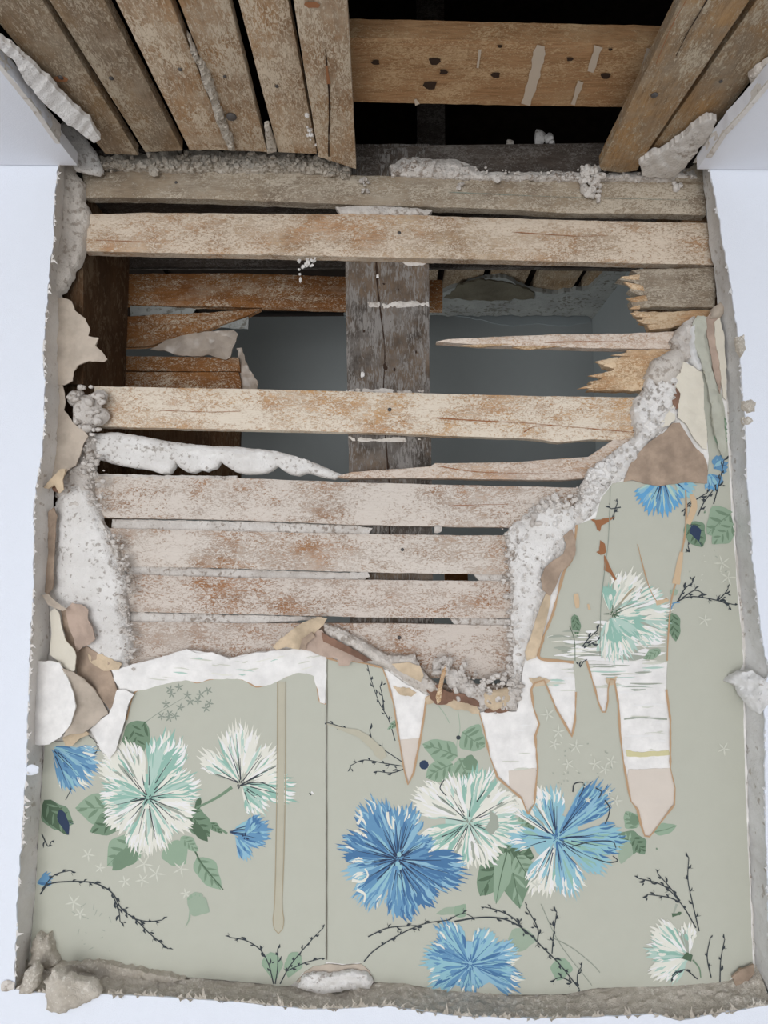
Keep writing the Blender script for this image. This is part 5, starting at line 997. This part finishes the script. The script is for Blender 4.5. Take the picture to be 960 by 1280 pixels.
slab('plaster_ledge', [(552, 832), (566, 836), (584, 848), (604, 862), (628, 872), (640, 856), (648, 836), (650, 862), (646, 886), (624, 890), (600, 886), (578, 868), (560, 860)], M['plaster_rough'], Y=YP - .001, th=.010, step=2.8, jit=2.2, wl=6,
     disp=lambda u, v, e: .004 * np.clip(e / 5, 0, 1) + .006 * fbm(u / 8, v / 8, 5, 14), label='rubbly plaster ledge at the lowest corner of the break', cat='plaster', sharp=30)
slab('broken_stump', [(604, 868), (618, 862), (634, 860), (640, 872), (636, 884), (616, 888), (603, 880)], M['tan'], Y=YP - .006, th=.006, step=3, jit=1.5, disp=rough_(.002, 8, 2), rim=(4, .002), label='tan broken board end in the lowest corner of the break', cat='board')
slab('broken_stump', [(612, 878), (632, 872), (645, 868), (646, 886), (628, 891), (606, 890)], M['kraft_dark'], Y=YP - .004, th=.004, step=3, jit=1.5, disp=rough_(.002, 8, 5), rim=(4, .002), label='dark brown wood end under the tan broken board end', cat='board')
lumps('plaster_crumbs', scatter([(556, 836), (600, 862), (636, 872), (640, 850)], 120, 2, 7, YP - .002, rc, True, 8), M['plaster_rough'], 1, kind='stuff', label='rubble of small plaster pieces in the lowest corner of the break', cat='plaster')
lumps('plaster_lump', [(P(546, 831, YP), .006, (1, .9, 1.1))], M['plaster_rough'], 2, label='single grey plaster lump above the wood splinter', cat='plaster')
slab('wood_splinter', [(545, 872), (549, 852), (554, 836), (557, 831), (557, 842), (553, 858), (551, 876), (547, 880)], M['fresh'], Y=YP - .008, th=.003, step=3, jit=.5, rim=(2, .001), label='short upright wood splinter in the broken plaster edge', cat='wood')
kp('torn_paper', [(534, 862), (546, 856), (556, 862), (570, 868), (566, 876), (556, 880), (546, 880), (538, 874)], 'kraft_dark', 'dark rust paper scraps around the upright splinter', Y=YP - .004, amp=.002, jit=2)
kp('torn_paper', [(530, 872), (540, 868), (556, 872), (568, 870), (574, 876), (584, 874), (592, 880), (600, 888), (600, 894), (586, 890), (570, 886), (548, 878), (534, 880)], 'tan', 'fringed tan paper edge at the top of the green tongue', Y=YP - .002, amp=.001, jit=2.5)
slab('rust_gap', [(566, 862), (582, 868), (600, 878), (600, 884), (584, 880), (568, 874)], M['kraft_dark'], Y=YP - .0045, th=.003, step=3, jit=2, disp=rough_(.002, 6, 5), label='dark rotten wood strip under the rubbly plaster ledge', cat='wood')

# torn white strip over the left wallpaper
ts = Print(YP - .0026, None, 9); r7 = random.Random(5)
for i in range(22):
    x = r7.uniform(160, 390); y = np.interp(x, [150, 200, 235, 290, 350, 400], [848, 838, 826, 834, 828, 826]) + r7.uniform(-7, 11); q = r7.uniform(8, 30); k_ = -.12 if x > 300 else .05
    ts.ribbon([(x, y), (x + q / 2, y + q * k_ + r7.uniform(-1, 1)), (x + q, y + q * k_ * 2)], 0, 0, r7.choice(['faint', 'faint', 'tealp', 'white']), 4, .5, mid=r7.uniform(.7, 2))
slab('torn_strip', [(140, 838), (160, 832), (184, 826), (207, 820), (233, 812), (245, 817), (265, 816), (287, 824), (305, 820), (320, 816), (350, 813), (380, 811), (398, 816), (408, 822), (407, 862), (406, 880), (400, 878), (397, 862), (392, 845), (384, 841), (370, 842), (355, 848), (338, 856), (320, 858), (303, 850),
      (284, 848), (262, 850), (245, 854), (232, 850), (205, 855), (180, 862), (166, 864), (150, 860), (142, 848)], M['lining'], Y=YP - .0016, th=.0014, step=4, jit=1.3, wl=9,
     disp=lambda u, v, e: .0012 * fbm(u / 18, v / 7, 4, 4) + .0008 * np.clip(e / 6, 0, 1), prints=ts, label='ragged white torn paper strip along the top of the left wallpaper', cat='paper', sharp=60)

# bottom notch and corner chunks
kp('torn_paper', [(370, 1228), (380, 1216), (392, 1208), (410, 1205), (430, 1207), (452, 1205), (462, 1214), (468, 1228), (452, 1228), (430, 1224), (400, 1222), (380, 1230)], 'beige', 'beige torn paper rim of the notch at the bottom of the seam', Y=YP - .001, amp=.001)
slab('plaster_patch', [(373, 1234), (376, 1222), (392, 1216), (412, 1218), (440, 1214), (460, 1218), (467, 1228), (462, 1236), (440, 1236), (420, 1240), (404, 1244), (390, 1240)], M['plaster_white'], Y=YP - .008, th=.006, step=3, jit=2, wl=6, disp=rough_(.003, 7, 4), rim=(5, .003), label='fluffy white plaster patch in the notch at the bottom edge', cat='plaster')
slab('plaster_chunk', [(36, 1206), (40, 1178), (46, 1168), (54, 1174), (60, 1170), (64, 1188), (70, 1204), (62, 1210), (46, 1212)], M['fibre'], Y=lambda u, v: .632, th=.008, step=3, jit=2.6, wl=6, disp=lambda u, v, e: .005 * np.clip(e / 9, 0, 1) ** .7 + .003 * fbm(u / 7, v / 7, 3, 3), label='grey plaster chunk standing in the lower left corner', cat='plaster', sharp=80)
slab('plaster_chunk', [(56, 1228), (66, 1212), (80, 1216), (94, 1224), (120, 1230), (124, 1244), (108, 1254), (90, 1262), (74, 1267), (58, 1262), (58, 1246)], M['fibre'], Y=lambda u, v: .606, th=.006, step=3, jit=2.6, wl=6, disp=lambda u, v, e: .004 * np.clip(e / 10, 0, 1) ** .7 + .003 * fbm(u / 9, v / 9, 3, 3), label='large grey plaster chunk hanging over the white wall at the lower left', cat='plaster', sharp=80)
slab('plaster_chunk', [(26, 1234), (30, 1216), (44, 1204), (50, 1214), (46, 1234), (38, 1242), (24, 1242)], M['fibre'], Y=.610, th=.006, step=3.2, jit=1.2, wl=7, disp=lambda u, v, e: .005 * np.clip(e / 8, 0, 1), label='small grey plaster chunk at the extreme lower left edge of the hole', cat='plaster', sharp=80)
slab('mortar_bed', [(50, 1214), (70, 1206), (90, 1206), (120, 1204), (160, 1212), (200, 1219), (230, 1224), (180, 1232), (110, 1234), (56, 1232)], M['fibre'], Y=lambda u, v: .633, th=.012, step=3.2, jit=2.5, wl=8, disp=lambda u, v, e: .001 * np.clip(e / 9, 0, 1) + .003 * fbm(u / 6, v / 6, 4, 3), label='heap of grey rubble on the bottom edge at the lower left', cat='plaster', sharp=40)
# right edge lumps
slab('plaster_chunk', [(910, 852), (916, 844), (930, 840), (940, 838), (952, 846), (962, 856), (960, 880), (950, 892), (940, 886), (930, 872), (924, 860)], M['edge_cool'], Y=lambda u, v: .632 - (u - 910) * .0005, th=.008, step=3, jit=1.5, wl=7, disp=lambda u, v, e: .002 * np.clip(e / 9, 0, 1) + .005 * fbm(u / 10, v / 10, 5, 3), label='pale plaster chunk bulging from the right cut edge at mid height', cat='plaster', sharp=50)
for pts, lab in (([(928, 502), (938, 499), (945, 503), (943, 514), (934, 516), (928, 510)], 'upper small fuzzy crumb on the white wall right of the hole'), ([(928, 522), (936, 520), (942, 526), (936, 531), (928, 530)], 'lower small fuzzy crumb on the white wall right of the hole'),
                 ([(920, 422), (930, 418), (932, 436), (926, 446), (921, 438)], 'fuzzy fleck on the white wall beside the upper right edge of the hole')):
    slab('wall_crumb', pts, M['fibre'], Y=YF - .0005, th=.002, step=2.5, jit=1.2, wl=4, disp=lambda u, v, e: .003 * np.clip(e / 4, 0, 1) + .001 * fbm(u / 3, v / 3, 3, 3), label=lab, cat='crumb')
lumps('wall_crumb', [(P(40, 962, YF - .001), .003, (2.2, .6, 1.5)), (P(12, 1232, YF - .001), .0045, (1.6, .5, 1))][:1], M['white_wall'], 2, label='white paint blob on the wall left of the blue flower scrap', cat='crumb')
lumps('wall_crumb', [(P(9, 1232, YF - .001), .0045, (1.6, .5, 1))], M['plaster_grey'], 2, label='grey crumb on the white wall at the lower left frame edge', cat='crumb')
slab('paper_scrap', [(916, 1222), (925, 1212), (942, 1206), (944, 1216), (934, 1228), (920, 1232)], M['kraft'], Y=YP - .006, th=.002, step=3, jit=1.2, disp=rough_(.002, 7, 3), label='brown paper scrap in the lower right corner of the hole', cat='paper')
